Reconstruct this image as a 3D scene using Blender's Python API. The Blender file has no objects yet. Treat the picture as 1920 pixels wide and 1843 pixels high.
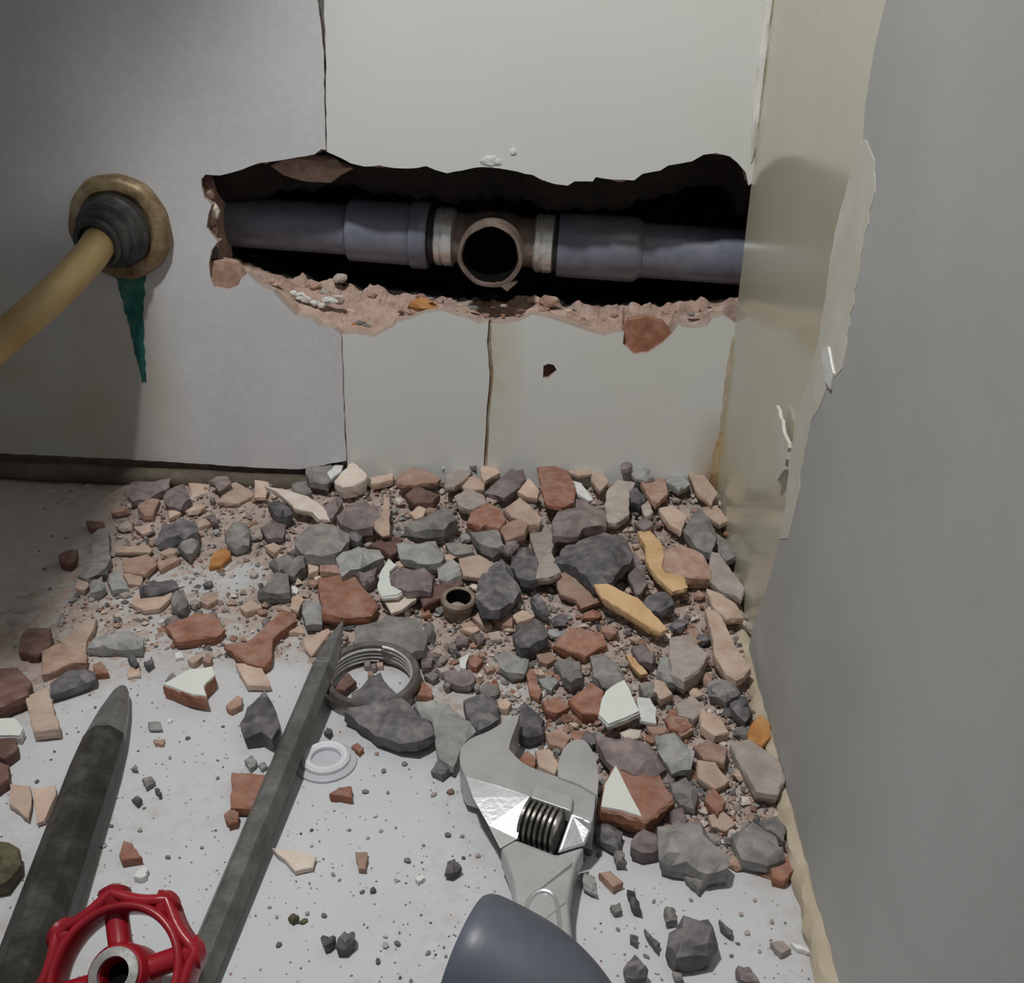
import bpy, bmesh, math, random
import numpy as np
from mathutils import Vector, Matrix, noise
from mathutils.geometry import tessellate_polygon, delaunay_2d_cdt

# ------------------------------------------------------------------ camera
F, CX, CY, D = 1920.0, 960.0, 921.5, 0.40
_n = np.array([-84., 4026., F]); _n /= np.linalg.norm(_n)
_d = np.array([171., -912., F]); _d -= _n * (_n @ _d); _d /= np.linalg.norm(_d)
_u = np.cross(_n, _d)
RW = np.stack([_u, _d, -_n])
H = 0.196483
CAM = np.array([0., -D, H])
sc = bpy.context.scene
cam = bpy.data.cameras.new('camera')
cam.sensor_fit = 'HORIZONTAL'; cam.sensor_width = 36.0; cam.lens = 36.0 * F / 1920.0
cam.clip_start = 0.01
camo = bpy.data.objects.new('camera', cam); sc.collection.objects.link(camo)
_m = Matrix(((RW[0][0], -RW[0][1], -RW[0][2], CAM[0]), (RW[1][0], -RW[1][1], -RW[1][2], CAM[1]),
             (RW[2][0], -RW[2][1], -RW[2][2], CAM[2]), (0, 0, 0, 1)))
camo.matrix_world = _m
sc.camera = camo
# ------------------------------------------------------------------ light
sc.view_settings.view_transform = 'Standard'; sc.view_settings.look = 'None'
sc.view_settings.gamma = 1.0; sc.view_settings.use_curve_mapping = False
sc.view_settings.exposure = 0.0
w = bpy.data.worlds.new('dim_room'); sc.world = w; w.use_nodes = True
w.node_tree.nodes['Background'].inputs[0].default_value = (0.80, 0.84, 0.90, 1)
w.node_tree.nodes['Background'].inputs[1].default_value = 0.17
def spot(name, loc, target, power, size_deg, blend, radius, col):
    l = bpy.data.lights.new(name, 'SPOT'); l.energy = power; l.spot_size = math.radians(size_deg)
    l.spot_blend = blend; l.shadow_soft_size = radius; l.color = col
    o = bpy.data.objects.new(name, l); sc.collection.objects.link(o)
    o.location = loc
    o.rotation_euler = (Vector(target) - Vector(loc)).to_track_quat('-Z', 'Y').to_euler()
    return o
LP = np.array([-0.13, -0.28, 0.60])   # torch held above the camera
spot('flashlight', LP, (0.04, -0.08, 0.06), 9.0, 62, 0.6, 0.016, (1.0, 0.99, 0.975))

# ------------------------------------------------------------------ geometry helpers
def ray(px, py): return RW @ np.array([px - CX, py - CY, F])
def onwall(px, py, y=0.0):
    r = ray(px, py); return CAM + r * ((y + D) / r[1])
def onfloor(px, py, z=0.0):
    r = ray(px, py); return CAM + r * ((z - H) / r[2])
def onplane(px, py, p0, n):
    r = ray(px, py); return CAM + r * (((p0 - CAM) @ n) / (r @ n))
def side_x(y): return 0.0575 - 0.0255 * y
SN = np.array([1.0, 0.0255, 0.0])
def onside(px, py, off=0.0):
    return onplane(px, py, np.array([0.0575 - off, 0, 0]), SN)
def toimg(p):
    q = RW.T @ (np.asarray(p, float) - CAM); return CX + F * q[0] / q[2], CY + F * q[1] / q[2]

COL = sc.collection
def link(name, me, parent=None):
    o = bpy.data.objects.new(name, me); COL.objects.link(o)
    if parent is not None: o.parent = parent
    return o
def meta(o, label=None, cat=None, group=None, kind=None):
    if label: o['label'] = label
    if cat: o['category'] = cat
    if group: o['group'] = group
    if kind: o['kind'] = kind
    return o
def empty(name, loc, label=None, cat=None, group=None, kind=None):
    o = bpy.data.objects.new(name, None); COL.objects.link(o); o.location = Vector(loc)
    o.empty_display_size = 0.01
    return meta(o, label, cat, group, kind)
def mesh(name, verts, faces, mats, parent=None, smooth=False, fm=None, recenter=True):
    """World-space verts -> object with its origin at the verts' centre (or in the parent's frame)."""
    v = np.array(verts, float)
    if parent is not None:
        c = np.array(parent.location); pw = np.zeros(3)
        q = parent.parent
        while q is not None: pw += np.array(q.location); q = q.parent
        base = c + pw
        cc = v.mean(0) if recenter else base
    else:
        base = np.zeros(3); cc = v.mean(0)
    me = bpy.data.meshes.new(name)
    me.from_pydata([tuple(p) for p in (v - cc)], [], faces)
    if not isinstance(mats, (list, tuple)): mats = [mats]
    for m in mats: me.materials.append(m)
    if fm is not None: me.polygons.foreach_set('material_index', fm)
    bm = bmesh.new(); bm.from_mesh(me); bmesh.ops.recalc_face_normals(bm, faces=bm.faces); bm.to_mesh(me); bm.free()
    if smooth: me.polygons.foreach_set('use_smooth', [True] * len(me.polygons))
    me.update()
    o = link(name, me, parent); o.location = Vector(cc - base)
    return o
def autosmooth(o, deg=35):
    me = o.data
    me.polygons.foreach_set('use_smooth', [True] * len(me.polygons))
    bm = bmesh.new(); bm.from_mesh(me)
    a = math.radians(deg)
    for e in bm.edges:
        if len(e.link_faces) == 2 and e.calc_face_angle(0) > a: e.smooth = False
    bm.to_mesh(me); bm.free(); return o
def bevel(o, w, seg=2, deg=30):
    m = o.modifiers.new('bevel', 'BEVEL'); m.width = w; m.segments = seg; m.limit_method = 'ANGLE'; m.angle_limit = math.radians(deg)
    return o
def frame(dirv):
    d = Vector(dirv).normalized(); a = Vector((0, 0, 1)) if abs(d.z) < .9 else Vector((1, 0, 0))
    e1 = d.cross(a).normalized(); e2 = d.cross(e1).normalized()
    return d, e1, e2
def lathe(name, prof, origin, dirv, m, parent=None, seg=48, smooth=True, closed=False, wob=None, phase=0.0, fm=None):
    """prof: list of (radius, height along dirv). closed=True joins last ring with the first (hollow parts)."""
    d, e1, e2 = frame(dirv); O = Vector(origin); V = []; Fc = []; FM = []
    for (r, h) in prof:
        for k in range(seg):
            a = 2 * math.pi * k / seg + phase
            rr = r if wob is None else wob(r, h, a)
            V.append(O + d * h + e1 * (rr * math.cos(a)) + e2 * (rr * math.sin(a)))
    n = len(prof)
    for i in range(n if closed else n - 1):
        j = (i + 1) % n
        for k in range(seg):
            k2 = (k + 1) % seg
            Fc.append((i * seg + k, i * seg + k2, j * seg + k2, j * seg + k)); FM.append(fm[i] if fm else 0)
    if not closed:
        if prof[0][0] > 1e-6: Fc.append(tuple(range(seg))); FM.append(fm[0] if fm else 0)
        if prof[-1][0] > 1e-6: Fc.append(tuple((n - 1) * seg + k for k in range(seg))); FM.append(fm[-1] if fm else 0)
    o = mesh(name, V, Fc, m, parent, fm=FM)
    return autosmooth(o, 40) if smooth else o
def tube(name, path, radius, m, parent=None, seg=20, inner=None, smooth=True):
    P = [Vector(p) for p in path]; n = len(P); V = []; Fc = []
    t0 = (P[1] - P[0]).normalized(); _, e1, e2 = frame(t0)
    rings = []
    for i in range(n):
        t = (P[min(i + 1, n - 1)] - P[max(i - 1, 0)]).normalized()
        q = t0.rotation_difference(t); e1 = q @ e1; e2 = q @ e2; t0 = t
        rings.append((P[i], e1.copy(), e2.copy()))
    rf = radius if callable(radius) else (lambda i: radius)
    def add(rfun, ids):
        st = len(V)
        for i in ids:
            c, a1, a2 = rings[i]
            for k in range(seg):
                a = 2 * math.pi * k / seg; V.append(c + a1 * (rfun(i) * math.cos(a)) + a2 * (rfun(i) * math.sin(a)))
        for j in range(len(ids) - 1):
            for k in range(seg):
                k2 = (k + 1) % seg
                Fc.append((st + j * seg + k, st + j * seg + k2, st + (j + 1) * seg + k2, st + (j + 1) * seg + k))
        return st
    s = add(rf, list(range(n)))
    if inner is None:
        Fc.append(tuple(s + k for k in range(seg))); Fc.append(tuple(s + (n - 1) * seg + k for k in range(seg)))
    else:
        s2 = add(lambda i: rf(i) - inner, list(range(n)))
        for k in range(seg):
            k2 = (k + 1) % seg
            Fc.append((s + k, s + k2, s2 + k2, s2 + k)); b = (n - 1) * seg
            Fc.append((s + b + k, s + b + k2, s2 + b + k2, s2 + b + k))
    o = mesh(name, V, Fc, m, parent)
    return autosmooth(o, 40) if smooth else o
def prism(name, front, back, mats, parent=None, side_mat=0, smooth=False, holes=()):
    """front/back: matching lists of world points (outer loop); holes: list of (front, back) loops."""
    loops = [(front, back)] + list(holes); V = []; Fc = []; FM = []
    offs = []
    for f, b in loops:
        offs.append(len(V)); V += [Vector(p) for p in f]; V += [Vector(p) for p in b]
    flat = [Vector(p) for f, b in loops for p in f]
    idx = []
    for (f, b), o in zip(loops, offs): idx += [o + i for i in range(len(f))]
    bidx = []
    for (f, b), o in zip(loops, offs): bidx += [o + len(f) + i for i in range(len(f))]
    for t in tessellate_polygon([[Vector(p) for p in f] for f, b in loops]):
        Fc.append(tuple(idx[i] for i in t)); FM.append(0)
        Fc.append(tuple(bidx[i] for i in reversed(t))); FM.append(side_mat)
    for (f, b), o in zip(loops, offs):
        n = len(f)
        for i in range(n):
            j = (i + 1) % n
            Fc.append((o + i, o + j, o + n + j, o + n + i)); FM.append(side_mat)
    return mesh(name, V, Fc, mats, parent, fm=FM, smooth=smooth)
def box(name, lo, hi, m, parent=None):
    x0, y0, z0 = lo; x1, y1, z1 = hi
    V = [(x, y, z) for x in (x0, x1) for y in (y0, y1) for z in (z0, z1)]
    return mesh(name, V, [(0, 1, 3, 2), (4, 6, 7, 5), (0, 4, 5, 1), (2, 3, 7, 6), (0, 2, 6, 4), (1, 5, 7, 3)], m, parent)
def rough_loop(pts, step, amp, seed, closed=True):
    """Densify a 2-D px polyline and jitter the new points."""
    rg = random.Random(seed); out = []; n = len(pts)
    for i in range(n if closed else n - 1):
        a, b = pts[i], pts[(i + 1) % n]; L = math.hypot(b[0] - a[0], b[1] - a[1]); k = max(1, int(L / step))
        for j in range(k):
            t = j / k; jj = amp if j else amp * .3
            out.append((a[0] + (b[0] - a[0]) * t + rg.uniform(-jj, jj), a[1] + (b[1] - a[1]) * t + rg.uniform(-jj, jj)))
    if not closed: out.append(pts[-1])
    return out

# ------------------------------------------------------------------ materials
def mat(name, cols, scale=120.0, rough=0.85, bump=0.25, bscale=400.0, metallic=0.0, dust=0.0, vary=0.16,
        dustcol=(0.40, 0.325, 0.29), spec=0.5, bdist=0.0006, rvar=0.0, attr=None):
    m = bpy.data.materials.new(name); m.use_nodes = True; nt = m.node_tree; N = nt.nodes; L = nt.links
    b = N['Principled BSDF']; tc = N.new('ShaderNodeTexCoord'); oi = N.new('ShaderNodeObjectInfo')
    off = N.new('ShaderNodeVectorMath'); off.operation = 'ADD'
    cmb = N.new('ShaderNodeMath'); cmb.operation = 'MULTIPLY'; cmb.inputs[1].default_value = 7.3
    L.new(oi.outputs['Random'], cmb.inputs[0]); L.new(tc.outputs['Object'], off.inputs[0]); L.new(cmb.outputs[0], off.inputs[1])
    n1 = N.new('ShaderNodeTexNoise'); n1.inputs['Scale'].default_value = scale; n1.inputs['Detail'].default_value = 5; n1.inputs['Roughness'].default_value = .65
    L.new(off.outputs[0], n1.inputs['Vector'])
    cr = N.new('ShaderNodeValToRGB'); L.new(n1.outputs[0], cr.inputs[0])
    els = cr.color_ramp.elements; k = len(cols)
    while len(els) < k: els.new(.5)
    for i, c in enumerate(cols):
        els[i].position = .3 + .4 * i / max(1, k - 1); els[i].color = (*c, 1)
    out = cr.outputs[0]
    if attr:
        at = N.new('ShaderNodeAttribute'); at.attribute_name = attr
        mx = N.new('ShaderNodeMixRGB'); mx.blend_type = 'MULTIPLY'; mx.inputs[0].default_value = 1
        L.new(out, mx.inputs[1]); L.new(at.outputs['Color'], mx.inputs[2]); out = mx.outputs[0]
    if dust > 0:
        ge = N.new('ShaderNodeNewGeometry'); sx = N.new('ShaderNodeSeparateXYZ'); L.new(ge.outputs['True Normal'], sx.inputs[0])
        n3 = N.new('ShaderNodeTexNoise'); n3.inputs['Scale'].default_value = 260; n3.inputs['Detail'].default_value = 4; L.new(off.outputs[0], n3.inputs['Vector'])
        mr = N.new('ShaderNodeMapRange'); mr.inputs[1].default_value = .25; mr.inputs[2].default_value = 1.0; mr.inputs[3].default_value = 0; mr.inputs[4].default_value = 1
        L.new(sx.outputs['Z'], mr.inputs[0])
        m2 = N.new('ShaderNodeMapRange'); m2.inputs[1].default_value = .4; m2.inputs[2].default_value = .68; m2.inputs[3].default_value = .15; m2.inputs[4].default_value = 1
        L.new(n3.outputs[0], m2.inputs[0])
        mu = N.new('ShaderNodeMath'); mu.operation = 'MULTIPLY'; L.new(mr.outputs[0], mu.inputs[0]); L.new(m2.outputs[0], mu.inputs[1])
        mu2 = N.new('ShaderNodeMath'); mu2.operation = 'MULTIPLY'; mu2.inputs[1].default_value = dust; L.new(mu.outputs[0], mu2.inputs[0])
        mx = N.new('ShaderNodeMixRGB'); L.new(mu2.outputs[0], mx.inputs[0]); L.new(out, mx.inputs[1]); mx.inputs[2].default_value = (*dustcol, 1); out = mx.outputs[0]
    if vary > 0:
        hs = N.new('ShaderNodeHueSaturation'); mr = N.new('ShaderNodeMapRange')
        mr.inputs[3].default_value = 1 - vary; mr.inputs[4].default_value = 1 + vary
        L.new(oi.outputs['Random'], mr.inputs[0]); L.new(mr.outputs[0], hs.inputs['Value']); L.new(out, hs.inputs['Color']); out = hs.outputs[0]
    L.new(out, b.inputs['Base Color'])
    b.inputs['Roughness'].default_value = rough; b.inputs['Metallic'].default_value = metallic
    b.inputs['Specular IOR Level'].default_value = spec
    if rvar > 0:
        mr = N.new('ShaderNodeMapRange'); mr.inputs[3].default_value = max(.02, rough - rvar); mr.inputs[4].default_value = rough + rvar
        L.new(n1.outputs[0], mr.inputs[0]); L.new(mr.outputs[0], b.inputs['Roughness'])
    if bump > 0:
        n2 = N.new('ShaderNodeTexNoise'); n2.inputs['Scale'].default_value = bscale; n2.inputs['Detail'].default_value = 6
        L.new(off.outputs[0], n2.inputs['Vector'])
        bp = N.new('ShaderNodeBump'); bp.inputs['Strength'].default_value = bump; bp.inputs['Distance'].default_value = bdist
        L.new(n2.outputs[0], bp.inputs['Height']); L.new(bp.outputs[0], b.inputs['Normal'])
    return m
MT = {
 'g': mat('slate_stone', [(.05, .05, .055), (.10, .10, .11), (.19, .18, .19)], 130, .75, .5, 300, dust=.30),
 'G': mat('grey_mortar', [(.12, .115, .11), (.21, .205, .195), (.32, .30, .285)], 150, .9, .6, 350, dust=.35),
 'L': mat('pale_mortar', [(.22, .225, .215), (.33, .335, .325), (.44, .43, .42)], 160, .9, .5, 350, dust=.25),
 'B': mat('mauve_stone', [(.11, .085, .085), (.19, .15, .15), (.29, .235, .23)], 150, .88, .6, 300, dust=.35),
 'b': mat('olive_stone', [(.05, .045, .025), (.11, .10, .055), (.16, .14, .09)], 150, .9, .6, 300),
 'T': mat('terracotta', [(.20, .082, .048), (.29, .125, .075), (.38, .20, .135)], 170, .92, .75, 330, dust=.38),
 't': mat('dusty_terracotta', [(.27, .155, .11), (.37, .235, .175), (.47, .33, .265)], 170, .92, .75, 330, dust=.3),
 'M': mat('maroon_brick', [(.09, .045, .035), (.15, .075, .06), (.20, .11, .09)], 150, .92, .4, 400, dust=.2),
 'P': mat('buff_clay', [(.42, .30, .23), (.54, .40, .315), (.63, .50, .41)], 130, .93, .7, 330, dust=.15),
 'p': mat('grey_buff_clay', [(.30, .255, .225), (.40, .345, .305), (.50, .44, .40)], 140, .93, .75, 330, dust=.3),
 'c': mat('cream_clay', [(.60, .49, .41), (.68, .59, .51), (.74, .67, .60)], 130, .9, .3, 450, vary=.05),
 'Y': mat('ochre_clay', [(.50, .31, .15), (.62, .41, .21), (.68, .49, .29)], 110, .85, .6, 330, vary=.06),
 'O': mat('orange_clay', [(.36, .15, .04), (.46, .21, .065), (.52, .28, .11)], 130, .88, .35, 400, vary=.06),
 'W': mat('white_glaze', [(.70, .73, .67), (.75, .77, .71)], 60, .28, .05, 300, vary=.04),
 'w': mat('white_plaster_flake', [(.60, .60, .58), (.76, .76, .74)], 200, .8, .4, 400, vary=.05),
}

# ------------------------------------------------------------------ hole outlines (pixels of the photograph on the wall planes)
HTOP = [(378,350),(377,336),(385,327),(413,329),(450,319),(487,305),(517,302),(557,295),(590,289),(602,280),(611,285),(630,292),(658,306),
        (683,312),(711,310),(740,315),(782,315),(799,311),(815,318),(838,325),(866,320),(890,314),(920,314),(957,319),(999,328),(1011,335),
        (1041,345),(1065,348),(1077,340),(1111,340),(1117,332),(1150,337),(1189,338),(1204,326),(1238,320),(1253,310),(1298,302),(1319,290),
        (1343,287),(1368,293),(1383,305),(1398,323),(1404,348)]
HBOT = [(402,538),(427,543),(447,535),(453,521),(464,513),(478,527),(492,538),(512,547),(529,566),(554,592),(585,600),(600,611),(627,617),
        (634,624),(664,626),(702,633),(711,626),(737,613),(745,603),(762,600),(792,588),(826,583),(843,588),(873,596),(899,607),(916,603),
        (925,607),(950,605),(972,603),(997,590),(1027,596),(1070,609),(1104,622),(1134,630),(1151,624),(1170,622),(1168,645),(1189,665),
        (1215,662),(1241,645),(1258,628),(1270,611),(1305,616),(1326,611),(1335,598),(1358,592),(1371,572)]
HLEFT = [(402,538),(394,519),(392,493),(397,468),(408,454),(387,426),(391,401),(397,384),(384,372),(378,350)]
HIN = [(413,480),(444,485),(481,498),(517,514),(568,523),(627,527),(655,533),(697,541),(754,554),(799,552),(838,555),(870,560),(930,566),
       (993,562),(1023,556),(1053,570),(1117,573),(1192,568),(1268,571),(1313,565),(1358,559)]

# ------------------------------------------------------------------ setting materials
def wall_vinyl_mat(name, c0, c1, cell=150.0, bump=.25, rough=.5, lo=.9, lower_left_tint=False):
    m = bpy.data.materials.new(name); m.use_nodes = True; nt = m.node_tree; N = nt.nodes; L = nt.links
    b = N['Principled BSDF']; ge = N.new('ShaderNodeNewGeometry')
    n1 = N.new('ShaderNodeTexNoise'); n1.inputs['Scale'].default_value = 22; n1.inputs['Detail'].default_value = 4; L.new(ge.outputs['Position'], n1.inputs['Vector'])
    cr = N.new('ShaderNodeValToRGB'); cr.color_ramp.elements[0].position = .35; cr.color_ramp.elements[1].position = .65
    cr.color_ramp.elements[0].color = (*c0, 1); cr.color_ramp.elements[1].color = (*c1, 1); L.new(n1.outputs[0], cr.inputs[0])
    vo = N.new('ShaderNodeTexVoronoi'); vo.feature = 'DISTANCE_TO_EDGE'; vo.inputs['Scale'].default_value = cell; vo.inputs['Randomness'].default_value = .55
    L.new(ge.outputs['Position'], vo.inputs['Vector'])
    mr = N.new('ShaderNodeMapRange'); mr.inputs[1].default_value = 0.0; mr.inputs[2].default_value = .12; mr.inputs[3].default_value = lo; mr.inputs[4].default_value = 1.0
    L.new(vo.outputs['Distance'], mr.inputs[0])
    mx = N.new('ShaderNodeMixRGB'); mx.blend_type = 'MULTIPLY'; mx.inputs[0].default_value = 1; L.new(cr.outputs[0], mx.inputs[1]); L.new(mr.outputs[0], mx.inputs[2])
    col = mx.outputs[0]
    if lower_left_tint:  # browner towards the lower left, broken up by noise
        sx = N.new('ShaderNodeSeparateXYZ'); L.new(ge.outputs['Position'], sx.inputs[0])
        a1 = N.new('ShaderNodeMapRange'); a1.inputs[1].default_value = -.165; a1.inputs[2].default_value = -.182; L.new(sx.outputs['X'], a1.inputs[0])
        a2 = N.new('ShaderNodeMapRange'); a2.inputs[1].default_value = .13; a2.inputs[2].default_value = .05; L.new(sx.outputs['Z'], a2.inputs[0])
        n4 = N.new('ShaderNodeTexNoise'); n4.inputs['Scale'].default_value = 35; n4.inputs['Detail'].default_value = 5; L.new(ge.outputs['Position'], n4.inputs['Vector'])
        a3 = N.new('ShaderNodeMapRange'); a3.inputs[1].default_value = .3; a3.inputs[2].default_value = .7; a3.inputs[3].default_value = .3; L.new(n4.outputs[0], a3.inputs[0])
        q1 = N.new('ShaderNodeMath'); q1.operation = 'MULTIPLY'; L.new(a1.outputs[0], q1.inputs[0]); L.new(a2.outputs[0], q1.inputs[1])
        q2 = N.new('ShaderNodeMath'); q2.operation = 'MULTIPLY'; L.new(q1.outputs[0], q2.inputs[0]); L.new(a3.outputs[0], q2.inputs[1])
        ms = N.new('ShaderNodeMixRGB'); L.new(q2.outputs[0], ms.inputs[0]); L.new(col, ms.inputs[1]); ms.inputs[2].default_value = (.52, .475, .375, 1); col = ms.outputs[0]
    L.new(col, b.inputs['Base Color']); b.inputs['Roughness'].default_value = rough; b.inputs['Specular IOR Level'].default_value = .35
    bp = N.new('ShaderNodeBump'); bp.inputs['Strength'].default_value = bump; bp.inputs['Distance'].default_value = .0004
    L.new(mr.outputs[0], bp.inputs['Height']); L.new(bp.outputs[0], b.inputs['Normal'])
    return m
M_VINYL = wall_vinyl_mat('bubble_vinyl', (.585, .585, .60), (.64, .64, .655), cell=190, bump=.12, lo=.955, lower_left_tint=True)
M_SHEET = wall_vinyl_mat('grey_sheet', (.415, .415, .40), (.46, .46, .445), cell=420, bump=.10, rough=.75, lo=.965)
M_TILE = mat('cream_tile', [(.63, .645, .605), (.66, .672, .64), (.675, .68, .675)], 12, .30, .03, 120, vary=.02, spec=.5)
M_TILE2 = mat('olive_tile', [(.50, .49, .36), (.55, .54, .41), (.57, .56, .44)], 14, .16, .02, 60, vary=.02)
M_BISC = mat('tile_body', [(.36, .28, .24), (.46, .38, .33)], 300, .9, .3, 400, vary=0)
M_MORT = mat('wall_mortar', [(.30, .20, .16), (.43, .305, .25), (.54, .41, .35)], 160, .95, .9, 260, vary=0, bdist=.0012)
M_CAVSHADE = mat('cavity_shade_masonry', [(.008, .007, .006), (.014, .011, .010), (.024, .019, .017)], 160, .95, .9, 260, vary=0, bdist=.0012)  # near-black colour standing in for the shade inside the cavity
M_GROUT = mat('rust_grout', [(.20, .14, .085), (.30, .235, .15), (.44, .40, .31)], 90, .9, .5, 500, vary=0)
M_DARKJ = mat('dark_joint', [(.10, .09, .085), (.22, .20, .19)], 120, .9, .4, 500, vary=0)
M_GRIME = mat('grimy_ledge', [(.06, .045, .032), (.11, .09, .065), (.17, .145, .11)], 60, .8, .5, 300, vary=0)
M_CAULK = mat('beige_caulk', [(.37, .30, .20), (.47, .40, .29), (.56, .50, .40)], 60, .55, .3, 200, vary=0)
M_WCAULK = mat('white_caulk', [(.62, .60, .54), (.74, .73, .69)], 120, .6, .4, 300, vary=0)
M_RCAULK = mat('rusty_caulk', [(.26, .15, .06), (.42, .28, .15), (.55, .44, .30)], 90, .7, .5, 300, vary=0)
M_TORN = mat('torn_backing', [(.56, .55, .46), (.60, .59, .50), (.66, .65, .58)], 60, .6, .15, 300, vary=0)
def floor_mat():
    m = mat('speckled_floor', [(.52, .525, .53), (.575, .585, .60), (.61, .62, .64)], 16, .42, .06, 150, vary=0)
    nt = m.node_tree; N = nt.nodes; L = nt.links; b = N['Principled BSDF']
    src = b.inputs['Base Color'].links[0].from_socket
    at = N.new('ShaderNodeAttribute'); at.attribute_name = 'dirt_tint'
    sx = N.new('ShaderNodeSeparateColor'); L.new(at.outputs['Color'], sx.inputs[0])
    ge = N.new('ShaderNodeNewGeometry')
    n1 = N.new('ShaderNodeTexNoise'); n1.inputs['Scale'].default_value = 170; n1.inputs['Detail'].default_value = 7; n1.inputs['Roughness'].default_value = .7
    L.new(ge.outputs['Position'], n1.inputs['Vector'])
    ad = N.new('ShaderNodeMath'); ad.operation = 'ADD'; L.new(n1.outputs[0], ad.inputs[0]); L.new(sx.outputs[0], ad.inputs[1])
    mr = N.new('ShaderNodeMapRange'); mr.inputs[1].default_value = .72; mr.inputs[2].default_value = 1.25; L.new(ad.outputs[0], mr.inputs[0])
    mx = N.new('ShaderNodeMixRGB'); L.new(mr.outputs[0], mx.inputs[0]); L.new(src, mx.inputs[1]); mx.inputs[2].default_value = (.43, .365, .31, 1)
    # fine specks
    n2 = N.new('ShaderNodeTexNoise'); n2.inputs['Scale'].default_value = 420; n2.inputs['Detail'].default_value = 2; L.new(ge.outputs['Position'], n2.inputs['Vector'])
    m2 = N.new('ShaderNodeMapRange'); m2.inputs[1].default_value = .70; m2.inputs[2].default_value = .78; m2.inputs[4].default_value = .7; L.new(n2.outputs[0], m2.inputs[0])
    mx2 = N.new('ShaderNodeMixRGB'); L.new(m2.outputs[0], mx2.inputs[0]); L.new(mx.outputs[0], mx2.inputs[1]); mx2.inputs[2].default_value = (.30, .25, .22, 1)
    L.new(mx2.outputs[0], b.inputs['Base Color']); return m

# ------------------------------------------------------------------ rubble height field
HP = [(150,930,.5),(300,900,2),(480,890,4),(640,890,6),(800,890,8),(950,890,9),(1150,900,10),(1300,920,10),
 (200,1050,.8),(400,1000,1.5),(560,1000,4),(700,1000,6),(850,1000,6),(1000,1000,7),(1150,1000,7),(1300,1050,6),(1380,1100,5),
 (300,1100,0),(450,1080,-.2),(600,1080,3),(750,1090,3.5),(900,1090,4),(1050,1130,4),(1250,1150,5),(1400,1200,4),
 (150,1200,.5),(350,1200,0),(550,1200,.3),(700,1180,1.2),(820,1180,.8),(1000,1200,2),(1200,1230,3),(1400,1300,3),
 (500,1300,-1),(300,1350,-1),(100,1400,-.6),(700,1300,-.6),(850,1260,.3),(950,1300,0),(1100,1300,1),(1250,1350,2.2),(1420,1420,2.2),
 (1000,1400,-.2),(1150,1500,.6),(1300,1500,1.6),(1440,1560,1.2),(700,1500,-1),(1100,1600,-1),(1300,1640,-1),(1480,1700,-.6),
 (1200,1800,-1),(500,1700,-1),(30,1250,.8),(60,1050,-.8),(100,960,-.5)]
_hp = np.array([[*onfloor(a, b, max(c, 0) * .001)[:2], c] for a, b, c in HP])
def height(x, y):
    d2 = (_hp[:, 0] - x) ** 2 + (_hp[:, 1] - y) ** 2 + 1e-7
    wt = 1 / d2 ** 1.6
    return float((wt * _hp[:, 2]).sum() / wt.sum()) * .001

# ------------------------------------------------------------------ floor
def build_floor():
    xs = np.linspace(-.60, .12, 145); ys = np.linspace(-.60, .012, 123)
    V = [(x, y, 0.0) for y in ys for x in xs]; nx = len(xs); Fc = []; dirt_tint = []
    for j in range(len(ys)):
        for i in range(nx):
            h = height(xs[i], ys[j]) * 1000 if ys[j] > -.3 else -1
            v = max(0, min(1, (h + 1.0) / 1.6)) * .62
            if xs[i] < -.16 and ys[j] > -.16: v = max(v, .58)  # even brown tint over the back left of the floor
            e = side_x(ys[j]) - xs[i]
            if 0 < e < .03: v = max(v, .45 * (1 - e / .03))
            dirt_tint.append(v)
    for j in range(len(ys) - 1):
        for i in range(nx - 1):
            a = j * nx + i; Fc.append((a, a + 1, a + nx + 1, a + nx))
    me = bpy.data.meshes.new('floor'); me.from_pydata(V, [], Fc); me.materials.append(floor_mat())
    at = me.color_attributes.new('dirt_tint', 'FLOAT_COLOR', 'POINT')
    at.data.foreach_set('color', [c for v in dirt_tint for c in (v, v, v, 1)])
    o = link('floor', me); o['kind'] = 'structure'; o['label'] = 'white speckled floor dusted with rubble powder'
    return o
build_floor()

# ------------------------------------------------------------------ back wall
WB = empty('wall_back', (0, 0, 0), 'back wall of cream tiles and bubble-patterned sheet with a long broken hole', kind='structure')
def wall_prism(name, px, y0, y1, mats, parent, side_mat=1, step=14, amp=1.2, seed=1, holes=(), rough_it=True):
    p = rough_loop(px, step, amp, seed) if rough_it else px
    fr = [onwall(a, b, y0) for a, b in p]; bk = [np.array([q[0], y1, q[2]]) for q in fr]
    hl = []
    for h in holes:
        f = [onwall(a, b, y0) for a, b in h]; hl.append((f, [np.array([q[0], y1, q[2]]) for q in f]))
    return prism(name, fr, bk, mats, parent, side_mat, holes=hl)
def hole_top(x0, x1): return [p for p in HTOP if x0 <= p[0] <= x1]
def hole_bot(x0, x1): return [p for p in HBOT if x0 <= p[0] <= x1]
vin_top = [p for p in HTOP if p[0] <= 602]
vin_bot = [p for p in HBOT if p[0] <= 634]
vinyl_px = [(-420,-160),(586,-160),(590,-20),(597,10),(603,60),(607,100),(608,200),(611,281)] + vin_top[::-1] + HLEFT[::-1] + vin_bot + \
           [(640,630),(643,720),(646,800),(649,864),(560,880),(480,877),(380,870),(270,863),(120,855),(0,850),(-420,828)]
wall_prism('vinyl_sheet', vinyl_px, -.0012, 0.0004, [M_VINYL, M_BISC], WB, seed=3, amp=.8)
wall_prism('tile', [(x, y) for x, y in vinyl_px], 0.0005, .006, [M_TILE, M_BISC], WB, seed=3, amp=.8)
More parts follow.
